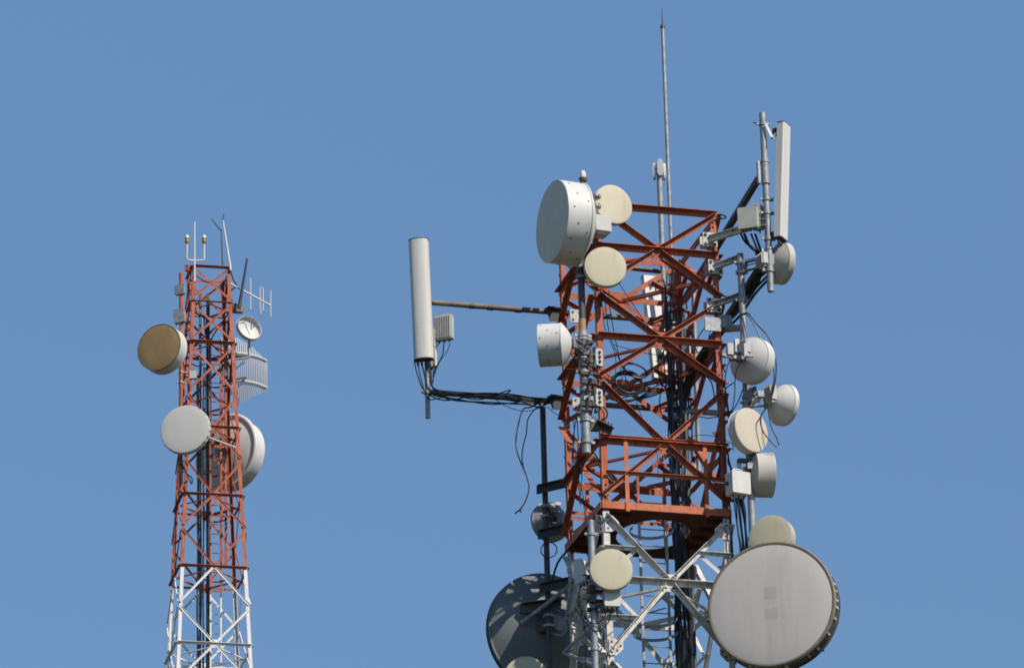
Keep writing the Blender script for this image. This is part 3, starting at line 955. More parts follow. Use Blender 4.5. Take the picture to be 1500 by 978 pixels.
def offset_arm(label, x0, y0, v0, x1, y1, v1, key, w_=.075, plate=True, px=None):
    a, b = T1.P(x0, y0, v0), T1.P(x1, y1, v1)
    t = thing('offset_arm', label, 'bracket arm', a)
    mb = MB()
    d_ = (b - a); L = d_.length; d_.normalize(); s = d_.cross(Z).normalized()
    mb.prism([(-w_, -.008), (w_, -.008), (w_, .06), (w_ - .01, .06), (w_ - .01, .004), (-w_ + .01, .004), (-w_ + .01, .06), (-w_, .06)], a, s.cross(d_), s, d_ * L)
    mb.m = 1
    for q in (.45, .7):
        mb.box(a + d_ * L * q - s * .012, d_, s.cross(d_), s, .03, .012, .006)
        mb.box(a + d_ * L * q + s * .07, d_, s.cross(d_), s, .03, .012, .006)
    part('arm_channel', mb, [key, 'bolt'], t)
    mb = MB()
    mb.box(a, T1.u, Z, T1.n, .125, .125, .012)
    mb.m = 1
    for sx in (-1, 1):
        for sz in (-1, 1):
            mb.box(a - T1.n * .022 + T1.u * .08 * sx + Z * .085 * sz, T1.u, Z, T1.n, .02, .02, .012)
    part('leg_plate', mb, ['radio', 'bolt'], t)
    mb = MB(); mb.box(a + T1.n * .16, T1.u, Z, T1.n, .13, .11, .012); part('leg_plate', mb, 'radio', t)
    return t
offset_arm('top grey bracket arm reaching from the right tower leg to the tall pipe', 1040, 351, -H1 - .06, 1122, 326, VR, 'radio', .06)
offset_arm('second grey bracket arm on the right tower leg, below the pale green radio box', 1048, 391, -H1 - .06, 1088, 377, -1.45, 'radio', .05)
offset_arm('third bracket arm, slotted and grey, between the right leg and the rear pipe', 1046, 447, -H1 - .06, 1090, 432, -1.45, 'steel', .05)
# heavy square bracket
t = thing('offset_arm', 'heavy plain grey square bracket with a stub pipe on the right tower leg', 'bracket arm', T1.P(1042, 475, -H1 - .1))
mb = MB(); c = T1.P(1044, 475, -H1 - .06); mb.box(c, T1.u, Z, T1.n, .14, .12, .02); part('leg_plate', mb, 'steel', t)
mb = MB(); mb.box(T1.P(1060, 473, -H1 + .08), T1.u, Z, T1.n, .12, .11, .10, .03); part('arm_block', mb, 'steel', t)
mb = MB(); mb.tube([T1.P(1060, 482, -H1 + .1), T1.P(1090, 480, -1.42)], .06, 14); part('stub_pipe', mb, 'steel', t)

_, qA, qB = pole(T1, 1088.5, 470, -1.45, 372, 800, .058, 'long grey pipe down the right side of the tower carrying the round dishes', clamps=(385, 440, 590, 660, 690))
qu, qv, _ = T1.loc(qA)
QZ = lambda y: T1.W(qu, qv, T1.z(qu, qv, y))
# stub boom to the lower right
bar('stub_boom', 'short grey tube joining the lower boom to the long right side pipe', 'tube', T1.P(1010, 602, -.2), T1.P(1090, 607, -1.40), .05, 'steel')

radio_box(T1, 'pale green radio box on the bracket below the tall grey pipe', 1096, 320, VR - .05, .165, .19, .06, -18, 'radio_green', fins=0, conn=4)
radio_box(T1, 'grey radio box pressed against the tall pipe behind the pale green one', 1110, 318, VR + .14, .10, .22, .06, 60, 'radio', fins=5, conn=2)

dish(T1, 'beige dish partly hidden behind the foot of the right panel antenna', 1150, 387, -1.75, 31, 118, QZ(385), depth=.30, back=.50, rad='cream2', shell='shell_old', group=G, radio=(0, 0, .12, .11, .10, 'radio'))
dish(T1, 'upper white dome backed dish at the right, its mount turned towards the tower', 1108, 531, -1.72, 34.5, 141, QZ(520), depth=.46, back=.42, rad='shell', shell='shell', group=G, radio=(.10, .13, .07, .12, .05, 'radio'))
dish(T1, 'lower white dome backed dish at the far right edge of the tower', 1152, 594, -1.45, 31, 126, QZ(588), depth=.22, back=.70, rad='shell', shell='shell', group=G, radio=(.10, .10, .09, .14, .05, 'radio'))
dish(T1, 'beige faced drum dish turned to the right, between the white domes and the white radio', 1101, 629, -1.75, 33.5, 42, QZ(629), depth=.42, back=.25, rad='cream2', shell='shell', group=G)
dish(T1, 'white drum dish seen from the side, right of the white box with a handle', 1131, 696, -1.45, 33, 99, QZ(690), depth=.78, back=.28, rad='shell', shell='shell_old', group=G)
t, c = radio_box(T1, 'white radio box with a carrying handle hung on the right side pipe', 1081, 709, -1.62, .17, .19, .12, 28, 'shell', fins=0, conn=3, handle=True)
mb = MB(); mb.tube([c - T1.u * .15, c - T1.u * .42], .014, 8); mb.lathe([(.03, 0), (.03, .06)], c - T1.u * .21, T1.u, 12, True, True); part('side_rod', mb, 'steel_dark', t)
dish(T1, 'open olive drum dish rising behind the top of the giant grey dish', 1128, 785, -1.85, 33, -22, QZ(790), depth=.50, back=.25, rad='olive_radome', shell='shell_old', group=G)
dish(T1, 'giant grey fabric faced dish at the bottom right, biggest on the tower', 1130, 884, -2.15, 94.5, -16, T1.W(H1, -H1 - .1, 0), depth=.30, back=.34, rad='grey_radome', shell='steel_dark', rim='rim', group=G, bolts=0, ribs=12)
# hooks round the giant dish rim
c = T1.P(1130, 884, -2.15)
ax = az(-16); a0 = (Z - ax * Z.dot(ax)).normalized(); b0 = ax.cross(a0)
Rb = 94.5 * pxsize(c)
PATCH = [(-.0, .17, .10, .095), (.0, -.17, .105, .085)]  # feed shadow painted on the radome as two darker rectangles
gd = [o for o in bpy.data.objects if o.get('label', '').startswith('giant grey')][0]
for k in range(44):
    if rnd.random() < .3: continue
    a = 2 * math.pi * (k + rnd.uniform(-.25, .25)) / 44
    rr = a0 * math.cos(a) + b0 * math.sin(a); tt = rr.cross(ax)
    mb = MB()
    j = rnd.uniform(-.012, .012)
    mb.box(c + rr * (Rb * 1.006 + j * .3) - ax * (.12 + j), tt, rr, ax, .012 + abs(j), .010, .05)
    mb.box(c + rr * (Rb * 1.012) - ax * (.17 + j), tt, rr, ax, .018, .014, .012)
    part('radome_hook', mb, rnd.choice(['shell', 'shell_old', 'boom']), gd)
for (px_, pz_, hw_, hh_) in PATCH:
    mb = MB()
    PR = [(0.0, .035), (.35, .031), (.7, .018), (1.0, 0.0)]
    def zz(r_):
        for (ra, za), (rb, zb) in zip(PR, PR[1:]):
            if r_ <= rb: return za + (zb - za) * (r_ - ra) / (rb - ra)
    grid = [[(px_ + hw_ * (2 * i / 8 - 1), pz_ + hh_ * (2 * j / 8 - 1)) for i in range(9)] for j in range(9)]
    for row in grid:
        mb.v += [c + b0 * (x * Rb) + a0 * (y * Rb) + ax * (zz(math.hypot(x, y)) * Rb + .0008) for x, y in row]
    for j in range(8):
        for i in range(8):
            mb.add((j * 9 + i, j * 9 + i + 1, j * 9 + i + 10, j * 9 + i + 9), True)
    part('feed_shadow_patch', mb, 'patch', gd)
mb = MB()
mb.tube([T1.P(1062, 905, -1.15), T1.P(1130, 912, -1.45)], .06, 12)
part('mount_frame', mb, 'steel_dark', gd)

# ---- fittings crowding the right leg and the inside of the tower
t = thing('clamp_bracket', 'bright steel clamp arms between the right leg and the upper white dome', 'bracket', T1.P(1078, 515, -2.0))
for (x, y, v_, hw_, hh_, hd_, k_) in ((1069, 512, -1.7, .05, .10, .05, 'radio'), (1079, 507, -1.95, .035, .12, .04, 'shell'), (1084, 524, -2.1, .12, .025, .03, 'steel'), (1076, 526, -2.0, .09, .02, .04, 'steel_dark'), (1092, 514, -2.25, .03, .13, .03, 'radio'), (1066, 521, -1.5, .10, .03, .03, 'steel'), (1099, 521, -2.3, .07, .018, .02, 'steel')):
    mb = MB(); mb.box(T1.P(x, y, v_), T1.u, Z, T1.n, hw_, hh_, hd_, .012); part('clamp_arm', mb, k_, t)
t = thing('clamp_bracket', 'grey clamp jaws holding the lower white dome to the long right side pipe', 'bracket', T1.P(1100, 582, -1.6))
for (x, y, v_, hw_, hh_, hd_, k_) in ((1100, 578, -1.6, .04, .11, .05, 'steel'), (1108, 586, -1.7, .08, .03, .04, 'radio'), (1105, 573, -1.75, .03, .08, .03, 'steel_dark'), (1114, 577, -1.8, .05, .05, .03, 'steel')):
    mb = MB(); mb.box(T1.P(x, y, v_), T1.u, Z, T1.n, hw_, hh_, hd_, .012); part('clamp_arm', mb, k_, t)
t = thing('clamp_bracket', 'dark clamp jaws on the long right side pipe above the white box with a handle', 'bracket', QZ(680))
for (x, y, v_, hw_, hh_, hd_, k_) in ((1094, 675, -1.55, .16, .03, .04, 'steel_dark'), (1100, 683, -1.6, .07, .05, .05, 'steel'), (1092, 689, -1.55, .13, .02, .04, 'near_black'), (1083, 686, -1.5, .03, .12, .03, 'radio'), (1106, 697, -1.6, .04, .03, .03, 'steel')):
    mb = MB(); mb.box(T1.P(x, y, v_), T1.u, Z, T1.n, hw_, hh_, hd_, .01); part('clamp_arm', mb, k_, t)
radio_box(T1, 'small pale box on the inner rear leg just below the middle of the tower', 1018, 520, .9, .12, .17, .06, 20, 'radio', fins=0, conn=2)
radio_box(T1, 'small grey box inside the tower behind the right end of the guard rail', 1010, 690, .3, .10, .13, .06, -20, 'radio', fins=0, conn=2)
for lab, p0, p1, k_ in (('slender grey conduit inside the tower right of the feeder cables, upper half', (1016, 430, .8), (1024, 700, .8), 'steel'),
                    ('grey pipe crossing the back of the tower just under the top front bracing', (925, 393, 1.3), (1002, 402, 1.3), 'boom')):
    bar('conduit', lab, 'pipe', T1.P(*p0), T1.P(*p1), .04, k_)
bundle('black cables threading down the rear right leg inside the tower', T1, [
    [(1004 + rnd.uniform(-4, 8), 440 + 14 * k, .95), (1010 + rnd.uniform(-8, 10), 520, .8), (1004 + rnd.uniform(-9, 9), 600, .7), (1008 + rnd.uniform(-9, 6), 680, .7), (1006 + rnd.uniform(-9, 6), 760, .6), (1004 + rnd.uniform(-8, 8), 850, .6), (1010 + rnd.uniform(-8, 8), 1040, .6)] for k in range(8)], .012)
bundle('black cables hugging the inside of the right front leg', T1, [
    [(1048 + rnd.uniform(-4, 6), 500 + 16 * k, -.9), (1053 + rnd.uniform(-6, 6), 560, -.9), (1058 + rnd.uniform(-8, 4), 620, -.85), (1060 + rnd.uniform(-6, 8), 690, -.9), (1070 + rnd.uniform(-6, 4), 760, -1.0), (1072 + rnd.uniform(-5, 5), 860, -1.0), (1074, 1000, -1.0)] for k in range(6)], .011)
bundle('slack black jumper loops in the upper right bay of the tower', T1, [
    [(1040, 470, -.9), (1025, 490, -.6), (1018, 505, -.3), (1024, 518, -.2), (1035, 508, -.4), (1040, 488, -.8)],
    [(1052, 500, -1.0), (1038, 530, -.8), (1020, 545, -.4), (1008, 570, 0)],
    [(1062, 545, -1.1), (1050, 520, -.9), (1038, 512, -.7), (1022, 520, -.3)],
    [(1075, 560, -1.3), (1062, 572, -1.1), (1066, 600, -1.1), (1071, 640, -1.2)],
    [(1090, 565, -1.4), (1080, 590, -1.4), (1070, 602, -1.2), (1040, 612, -.8), (1012, 606, -.2)]], .010)
bundle('black cables looping from the white domes back to the right tower leg', T1, [
    [(1078, 515, -2.0), (1066, 535, -1.7), (1062, 560, -1.4), (1066, 590, -1.25), (1070, 625, -1.2)],
    [(1090, 522, -2.1), (1078, 545, -1.8), (1076, 580, -1.5), (1072, 610, -1.3), (1074, 660, -1.25)],
    [(1106, 590, -1.7), (1096, 600, -1.6), (1084, 604, -1.5), (1072, 612, -1.3)],
    [(1060, 455, -1.0), (1050, 468, -1.0), (1046, 500, -.9), (1052, 520, -1.0), (1064, 518, -1.3)],
    [(1046, 430, -1.1), (1066, 434, -1.3), (1086, 428, -1.45)]], .009)
bundle('black cable tangle hanging beside the feeder cables in the middle bay', T1, [
    [(985, 540, .3), (972, 560, .2), (966, 590, .1), (972, 612, .1), (984, 620, .2)],
    [(1000, 520, .3), (1016, 540, .1), (1030, 548, -.1), (1042, 560, -.4), (1048, 590, -.8)],
    [(975, 500, .5), (966, 520, .4), (964, 545, .3), (972, 565, .3), (982, 560, .3)],
    [(982, 420, .6), (974, 450, .6), (976, 480, .5), (984, 500, .4)],
    [(1006, 470, .5), (1018, 500, .3), (1014, 530, .3), (1004, 550, .3)]], .011)
bundle('black jumper cables looping behind the silver pipe above its slanted bracket', T1, [
    [(880, 593, -1.3), (888, 600, -1.3), (889, 610, -1.25), (882, 616, -1.2)],
    [(877, 593, -1.3), (884, 604, -1.3), (884, 612, -1.25), (876, 620, -1.2)],
    [(862, 560, -1.4), (852, 572, -1.4), (850, 590, -1.35), (846, 604, -1.2), (840, 640, -1.0), (838, 690, -.8)],
    [(866, 545, -1.4), (880, 560, -1.3), (892, 568, -1.1), (905, 585, -.8)]], .010)
bundle('thin black cables strung down inside the left face of the tower', T1, [
    [(840, 610, -.3), (841, 640, -.3), (838, 670, -.2), (846, 690, -.2), (850, 740, -.2)],
    [(845, 610, -.3), (847, 650, -.2), (843, 690, -.2), (853, 720, -.1), (860, 790, -.1)],
    [(835, 650, .3), (842, 676, .2), (852, 690, .1), (850, 730, .0)]], .008)

# ---- lower front left
_, sA, sB = pole(T1, 866.5, 800, -1.32, 762, 1010, .055, 'short grey pipe on the lower front left leg beside the round olive dish', clamps=(782, 858, 950), key='steel')
su, sv, _ = T1.loc(sA)
SZ = lambda y: T1.W(su, sv, T1.z(su, sv, y))
dish(T1, 'round olive cream dish facing the viewer on the white lower part of the tower', 895.5, 833, -1.70, 31.5, 4, SZ(835), depth=.26, back=.28, rad='cream', shell='shell_old', group=G)
radio_box(T1, 'small white radio box hanging just under the round olive cream dish', 896, 876, -1.50, .13, .15, .08, 10, 'shell', fins=0, conn=3)
t = thing('clamp_bracket', 'dark clutter of clamps on the lower left leg beside the white radio box', 'bracket', SZ(880))
for y in (845, 866, 880, 893):
    p = SZ(y); mb = MB()
    mb.box(p + T1.u * .12, T1.u, T1.n, Z, .22, .05, .025)
    mb.box(p + T1.u * rnd.uniform(-.1, .2) - T1.n * .1, T1.u, T1.n, Z, .05, .05, .06)
    mb.tube([p - T1.u * .2 - T1.n * .08, p + T1.u * .3 - T1.n * .08], .012, 6)
    part('clamp_arm', mb, 'steel_dark', t)

radio_box(T1, 'white tilted box beside the lower left leg, left of the round olive cream dish', 851, 838, -1.05, .10, .20, .09, -35, 'shell', fins=0, conn=3, tilt=14)
bundle('black jumper cables sagging round the lower left leg under the small white box', T1, [
    [(889, 893, -1.5), (884, 905, -1.45), (872, 913, -1.4), (858, 905, -1.3), (845, 880, -1.1)],
    [(896, 893, -1.5), (890, 912, -1.45), (876, 924, -1.4), (860, 914, -1.3), (842, 890, -1.1)],
    [(903, 893, -1.5), (906, 903, -1.3), (920, 908, -1.0), (940, 900, -.5), (975, 890, .0)],
    [(851, 856, -1.05), (848, 872, -1.1), (852, 900, -1.2), (858, 930, -1.2), (857, 980, -1.2)]], .010)
t = thing('support_assembly', 'grey tubular stand off frame between the lower left leg and the huge dark dish', 'frame', T1.P(850, 925, -.9))
for (p0, p1) in (((866, 818, -1.3), (838, 852, .6)), ((868, 915, -1.3), (830, 905, .9)), ((830, 905, .9), (838, 852, .6)), ((872, 975, -1.3), (826, 955, .9)), ((868, 915, -1.3), (826, 955, .9))):
    mb = MB(); mb.tube([T1.P(*p0), T1.P(*p1)], .035, 8); part('frame_tube', mb, 'steel', t)

# ---- left rear pole
VO = 1.55
_, oA, oB = pole(T1, 800, 780, VO, 598, 1040, .05, 'long grey pipe left of the tower with the dark dishes behind it', key='steel_dark')
ou, ov, _ = T1.loc(oA)
OZ = lambda y: T1.W(ou, ov, T1.z(ou, ov, y))
for lab, y0, xa in (('upper dark angle bracket holding the long left pipe to the tower', 720, 788), ('middle dark angle bracket crossing the small dark dish on the left pipe', 786, 790), ('lower dark angle bracket in front of the huge dark dish', 864, 792)):
    z_ = OZ(y0).z
    pa = OZ(y0) - T1.u * .16 + T1.n * .02 - T1.n * .06; pb = T1.W(-H1 + .05, H1 - .02, z_)
    mb = MB(); mb.angle(pa, pb, -T1.n, .15, .012, .10)
    part('angle_bracket', mb, 'near_black', None, lab, 'bracket', loc=pb)
dish(T1, 'small grey dish seen from behind on the long left pipe', 803, 766, VO + .55, 30, -150, OZ(762), depth=.2, back=.5, rad='shell', shell='steel', group=G)
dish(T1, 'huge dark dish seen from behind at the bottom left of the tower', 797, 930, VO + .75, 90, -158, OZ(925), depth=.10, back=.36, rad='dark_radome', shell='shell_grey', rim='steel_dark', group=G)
t = thing('clamp_bracket', 'pale steel clamp bits at the head of the small grey dish on the left pipe', 'bracket', OZ(745))
for (x, y, v_, hw_, hh_, hd_, k_) in ((808, 741, VO, .08, .04, .03, 'radio'), (814, 748, VO - .05, .04, .10, .03, 'steel'), (806, 752, VO - .05, .10, .02, .03, 'steel_dark'), (817, 738, VO, .05, .03, .03, 'shell'), (811, 762, VO - .05, .05, .06, .03, 'near_black')):
    mb = MB(); mb.box(T1.P(x, y, v_), T1.u, Z, T1.n, hw_, hh_, hd_, .01); part('clamp_arm', mb, k_, t)
bd = [o for o in bpy.data.objects if o.get('label', '').startswith('huge dark')][0]
mb = MB()
c = T1.P(797, 930, VO + .75); ax = az(-158); bk = c - ax * (.46 * 90 * pxsize(c))
a0 = (Z - ax * Z.dot(ax)).normalized(); b0 = ax.cross(a0)
mb.torus(bk + ax * .12, ax, .36, .045, 40, 8); part('backing_ring', mb, 'steel_dark', bd)
mb = MB(); mb.tube([T1.P(764, 912, VO + .2), T1.P(838, 855, H1)], .035, 10); part('stay_bar', mb, 'steel', bd)
mb = MB(); mb.angle(T1.P(762, 892, VO + .3), T1.P(822, 885, VO - .2), -T1.n, .16, .012); part('mount_arm', mb, 'steel_dark', bd)
mb = MB(); mb.lathe([(.11, 0), (.13, -.1), (.08, -.18), (.06, -.2)], T1.P(794, 915, VO + .12), az(-20), 18, True, True); part('feed_port', mb, 'steel_dark', bd)
dish(T1, 'cream dish cut by the bottom edge, in front of the huge dark dish', 769.5, 991, .6, 32, -6, OZ(1010), depth=.24, back=.3, rad='cream', shell='shell_old', group=G)
mb = MB()
t = part('cable_loop', (lambda q: (q.torus(T1.P(804, 805, VO - .1), az(-8), .26 * .52, .010, 28, 6), q)[1])(MB()), 'black', None, 'small black cable loop hanging on the long left pipe above the huge dark dish', 'cable', loc=T1.P(804, 805, VO - .1))
cable('jumper_cable', 'black cable dropping from the tower corner to the huge dark dish', 'cable', T1, [(832, 805, 1.1), (818, 822, 1.3), (810, 845, 1.5), (803, 870, 1.6)], .02)

# ---- cables inside the tower
paths = []
for k in range(16):
    x = 991 + (k % 8) * 2.4
    v_ = .15 + .12 * (k // 8)
    top = 385 + rnd.uniform(0, 120)
    pts = [(x - 2 + rnd.uniform(-5, 5) + (y - 980) * .034 + 4, y, v_ + rnd.uniform(-.04, .04)) for y in [top + (1080 - top) * i / 9 for i in range(10)]]
    paths.append(pts)
bundle('thick run of black feeder cables climbing the inside of the near tower', T1, paths, .0135)
t = thing('cable_tray', 'narrow steel cable tray carrying the black feeders up the near tower', 'cable tray', T1.W(.3, .35, ZN[8]))
a, b = T1.vert(1001, 800, .40, 470, 1080)
for s in (-.13, .13):
    mb = MB(); mb.box((a + b) / 2 + T1.u * s, T1.u, T1.n, Z, .02, .02, (a - b).length / 2); part('tray_rail', mb, 'steel_dark', t)
z_ = b.z + .2
while z_ < a.z:
    mb = MB(); mb.box(V((a.x, a.y, z_)), T1.u, T1.n, Z, .15, .012, .02); part('tray_rung', mb, 'steel_dark', t); z_ += .62
bundle('black cables sweeping from the right panel and radios down into the tower', T1, [
    [(1147, 360, VR), (1145, 378, VR + .1), (1130, 398, VR + .2), (1105, 424, -1.4), (1080, 458, -.9), (1050, 490, -.4), (1015, 545, .2), (1000, 580, .4)],
    [(1150, 360, VR), (1150, 374, VR + .1), (1134, 400, VR + .2), (1108, 428, -1.4), (1084, 462, -.9), (1054, 494, -.4), (1018, 550, .2), (1001, 600, .4)],
    [(1143, 360, VR), (1139, 376, VR + .1), (1126, 394, VR + .2), (1100, 420, -1.4), (1076, 454, -.9), (1046, 486, -.4), (1012, 540, .2), (998, 575, .4)],
    [(1100, 342, VR), (1108, 362, VR + .1), (1116, 384, VR + .2), (1104, 418, -1.4), (1078, 452, -.9), (1048, 490, -.4), (1010, 550, .2), (996, 590, .4)],
    [(1106, 342, VR), (1114, 366, VR + .1), (1119, 386, VR + .2), (1107, 421, -1.4), (1082, 455, -.9), (1052, 488, -.4), (1014, 556, .2), (994, 600, .4)],
    [(1090, 342, VR), (1098, 360, VR + .1), (1113, 378, VR + .2), (1103, 424, -1.4), (1076, 460, -.9), (1043, 496, -.4), (1008, 560, .2), (992, 610, .4)],
    [(1085, 342, VR), (1092, 355, VR + .1), (1108, 372, VR + .2), (1102, 426, -1.4), (1072, 462, -.9), (1040, 500, -.4), (1006, 565, .2), (993, 620, .4)]], .020)
cable('loose_cable', 'outer of two black cables hanging loose over the white domes at the right', 'cable', T1,
      [(1085, 461, -1.5), (1096, 459, -1.6), (1110, 476, -1.7), (1126, 494, -1.8), (1135, 520, -1.8), (1137, 545, -1.8), (1132, 576, -1.8), (1122, 597, -1.8), (1114, 612, -1.8), (1117, 630, -1.8), (1128, 645, -1.8), (1138, 655, -1.8)], .012, 'cables hanging at the right domes')
cable('loose_cable', 'inner of two black cables hanging loose over the white domes at the right', 'cable', T1,
      [(1083, 463, -1.5), (1094, 461, -1.6), (1106, 478, -1.7), (1120, 508, -1.8), (1131, 528, -1.8), (1134, 556, -1.8), (1127, 585, -1.8), (1126, 604, -1.8), (1130, 625, -1.8), (1138, 642, -1.8), (1141, 652, -1.8)], .011, 'cables hanging at the right domes')
bundle('black cables running down beside the right leg under the white radio box', T1, [
    [(1066, 660 + 3 * k, -1.2), (1072 + k, 700, -1.25), (1076 + 2.4 * k, 740, -1.25), (1080 + 2.2 * k + rnd.uniform(-3, 3), 775, -1.3), (1084 + 2 * k, 806, -1.3), (1082 + 2 * k, 850, -1.25)] for k in range(7)], .012)
bundle('thin black cables dropping through the top front of the tower past the cream dish', T1, [
    [(880, 425, -1.2), (882, 445, -1.1), (886, 480, -.9), (900, 515, -.8), (902, 540, -.8), (900, 560, -.8)],
    [(885, 425, -1.2), (887, 450, -1.1), (893, 490, -.9), (905, 520, -.8), (910, 545, -.8), (915, 570, -.8)],
    [(892, 425, -1.2), (894, 455, -1.1), (902, 500, -.9), (909, 530, -.8), (914, 545, -.8), (918, 560, -.8)]], .008)
t = thing('cable_coil', 'coil of spare black cable hung in the middle of the front bracing', 'cable coil', T1.P(920, 557, -.75))
for k, (x, y, rx) in enumerate(((919, 561, .25), (920, 560, .235), (918, 563, .265), (921, 562, .24), (931, 543, .20), (930, 541, .22))):
    mb = MB(); mb.torus(T1.P(x, y, -.78 + .02 * k), az(8 + 4 * k, 14 + 5 * k), rx, .014, 34, 6); part('cable_turn', mb, 'black', t)
bundle('tangled black cables lying along the lower boom inside the tower', T1, [
    [(880, 580, .3), (920, 586 + k, .2), (960, 578 - 3 * k, .3), (990, 560 + 6 * k, .4)] for k in range(4)] + [[(900, 585, -.5), (940, 575, -.3), (980, 556, -.1), (1010, 540, 0)], [(890, 560, -.6), (930, 572, -.4), (965, 560, -.1), (988, 590, .1)]], .012)
for k, (lab, pts) in enumerate((
        ('thin wire crossing the sky from the second cream dish to the rear panel', [(905, 412, -1.3), (930, 450, -.4), (956, 490, .4)]),
        ('thin wire strung slack across the middle front bracing', [(900, 505, -1.1), (950, 518, -1.0), (1000, 520, -1.0), (1050, 508, -1.1)]),
        ('thin wire arcing between the right leg and the cable run above the guard rail', [(985, 662, .2), (1012, 640, -.5), (1030, 637, -1.0), (1050, 640, -1.2), (1075, 650, -1.4)]),
        ('thin wire hanging under the coil towards the guard rail', [(930, 580, -.6), (940, 610, -.4), (960, 640, -.1), (965, 700, .1)]))):
    cable('thin_wire', lab, 'wire', T1, pts, .006)
cable('jumper_cable', 'black cable looping down from the foot of the silver pipe behind the guard rail', 'cable', T1, [(868, 660, -1.1), (882, 680, -1.0), (894, 697, -1.0), (897, 708, -1.0), (886, 722, -1.0)], .013)
cable('jumper_cable', 'short black loop between the small white drum dish and its bracket', 'cable', T1, [(842, 522, -1.5), (831, 532, -1.55), (829, 539, -1.55), (838, 541, -1.5), (848, 538, -1.45)], .009)
cable('jumper_cable', 'black loop sticking out from the top right corner of the tower', 'cable', T1, [(1048, 318, -1.1), (1056, 315, -1.15), (1063, 317, -1.2), (1061, 320, -1.2), (1050, 320, -1.1)], .012)

# ======================================================================= FAR TOWER
far = thing('lattice_tower', 'slim red and white lattice tower further away at the left, tapering upwards', 'tower', T2.c)
def half2(z): return H2_830 * (1 + (Z2_830 - z) * SL2)
# taper from the photo: front width 52.5 px at y=389 against 95.5 px at y=830
SL2 = 0.0
ztop2 = T2.z(-H2_830 * .57, -H2_830 * .57, 388)
wtop = 0.5 * 54.0 * pxsize(T2.W(0, 0, ztop2)) / H2_830
SL2 = (1 - wtop) / (ztop2 - Z2_830)
def leg_z(y):
    lo, hi = 0.0, 90.0
    for _ in range(50):
        m_ = (lo + hi) / 2
        if project(T2.W(-half2(m_), -half2(m_), m_))[1] > y: lo = m_
        else: hi = m_
    return lo
q = [leg_z(y) for y in (388, 440, 500, 575, 623, 670, 722, 771, 827, 884, 940, 1000)]
panels2 = [(q[0], None, q[1], False, .6), (q[1], None, q[2], False, 1.3), (q[2], None, q[3], False, 0), (q[3], q[4], q[5], False, 1), (q[5], q[6], q[7], False, 1), (q[7], q[8], q[9], False, 1), (q[9], q[10], q[11], False, 1)]
lattice(T2, far, half2, panels2, ('red', q[8] - .02, 'white2'), .10, .07, .066, 0, bolts=False, gus=(.2, .12))
lu2, lv2, _ = T2.loc(T2.P(316, 830, .1))
ladder(T2, far, lu2, lv2, leg_z(480), leg_z(1010), .30, leg_z(850), .33, [T2.z(lu2, lv2, y) for y in (560, 600, 640, 690, 745, 757, 845)], 'red', 'white2')
paths = []
for k in range(10):
    x = 290 + (k % 5) * 4.0
    top = 430 + rnd.uniform(0, 130)
    paths.append([(x + rnd.uniform(-1.5, 1.5), y, .0 + .2 * (k // 5)) for y in [top + (1030 - top) * i / 7 for i in range(8)]])
bundle('run of dark feeder cables climbing the inside of the slim far tower', T2, paths, .018)
t = thing('cable_tray', 'dark cable tray climbing the inside of the slim far tower', 'cable tray', T2.W(0, .2, q[10]))
for x in (293, 304, 324, 331):
    a, b = T2.vert(x, 800, .3, 430 if x < 310 else 500, 1010 if x < 310 else 828)
    mb = MB(); mb.box((a + b) / 2, T2.u, T2.n, Z, .035, .03, (a - b).length / 2); part('tray_rail', mb, 'steel_dark' if x < 310 else 'red', t)

G2 = 'dishes on the slim far tower'
_, xA, xB = pole(T2, 265, 600, -1.0, 400, 720, .06, 'dark red pipe up the left side of the far tower carrying its two left dishes', key='red', clamps=(545, 560, 678, 690))
xu, xv, _ = T2.loc(xA)
XZ = lambda y: T2.W(xu, xv, T2.z(xu, xv, y))
dish(T2, 'tan faced drum dish at the upper left of the far tower', 232.5, 508, -1.25, 35.5, -25, XZ(520), depth=.55, back=.25, rad='tan_radome', shell='shell', group=G2, rim='rim')
t, c, Rm, ax = dish(T2, 'pale grey faced dish at the middle left of the far tower', 270.5, 628, -1.75, 37, -14, XZ(640), depth=.18, back=.3, rad='pale_radome', shell='shell', group=G2)
a0 = (Z - ax * Z.dot(ax)).normalized(); b0 = ax.cross(a0)
for k in range(26):
    a = 2 * math.pi * k / 26
    rr = a0 * math.cos(a) + b0 * math.sin(a)
    mb = MB(); mb.box(c + rr * Rm * 1.008 - ax * .085, rr.cross(ax), rr, ax, .022, .014, .05); part('radome_hook', mb, 'shell', t)
mb = MB(); mb.tube([T2.P(305, 640, -1.8), T2.P(345, 655, -.9)], .025, 8); part('stay_bar', mb, 'shell', t)
dish(T2, 'large white drum dish facing away behind the right side of the far tower', 348, 669, 1.6, 53, 143, T2.W(.6, .9, 0), depth=.44, back=.22, rad='shell', shell='shell', group=G2, rim=None)
# flange of that dish is modelled by its rear ring
bw = [o for o in bpy.data.objects if o.get('label', '').startswith('large white drum')][0]
c = T2.P(348, 669, 1.6); ax = az(143); Rm = 53 * pxsize(c)
mb = MB(); mb.torus(c - ax * (.46 * Rm), ax, Rm * 1.045, .075, 64, 10); part('flange_ring', mb, 'shell', bw)

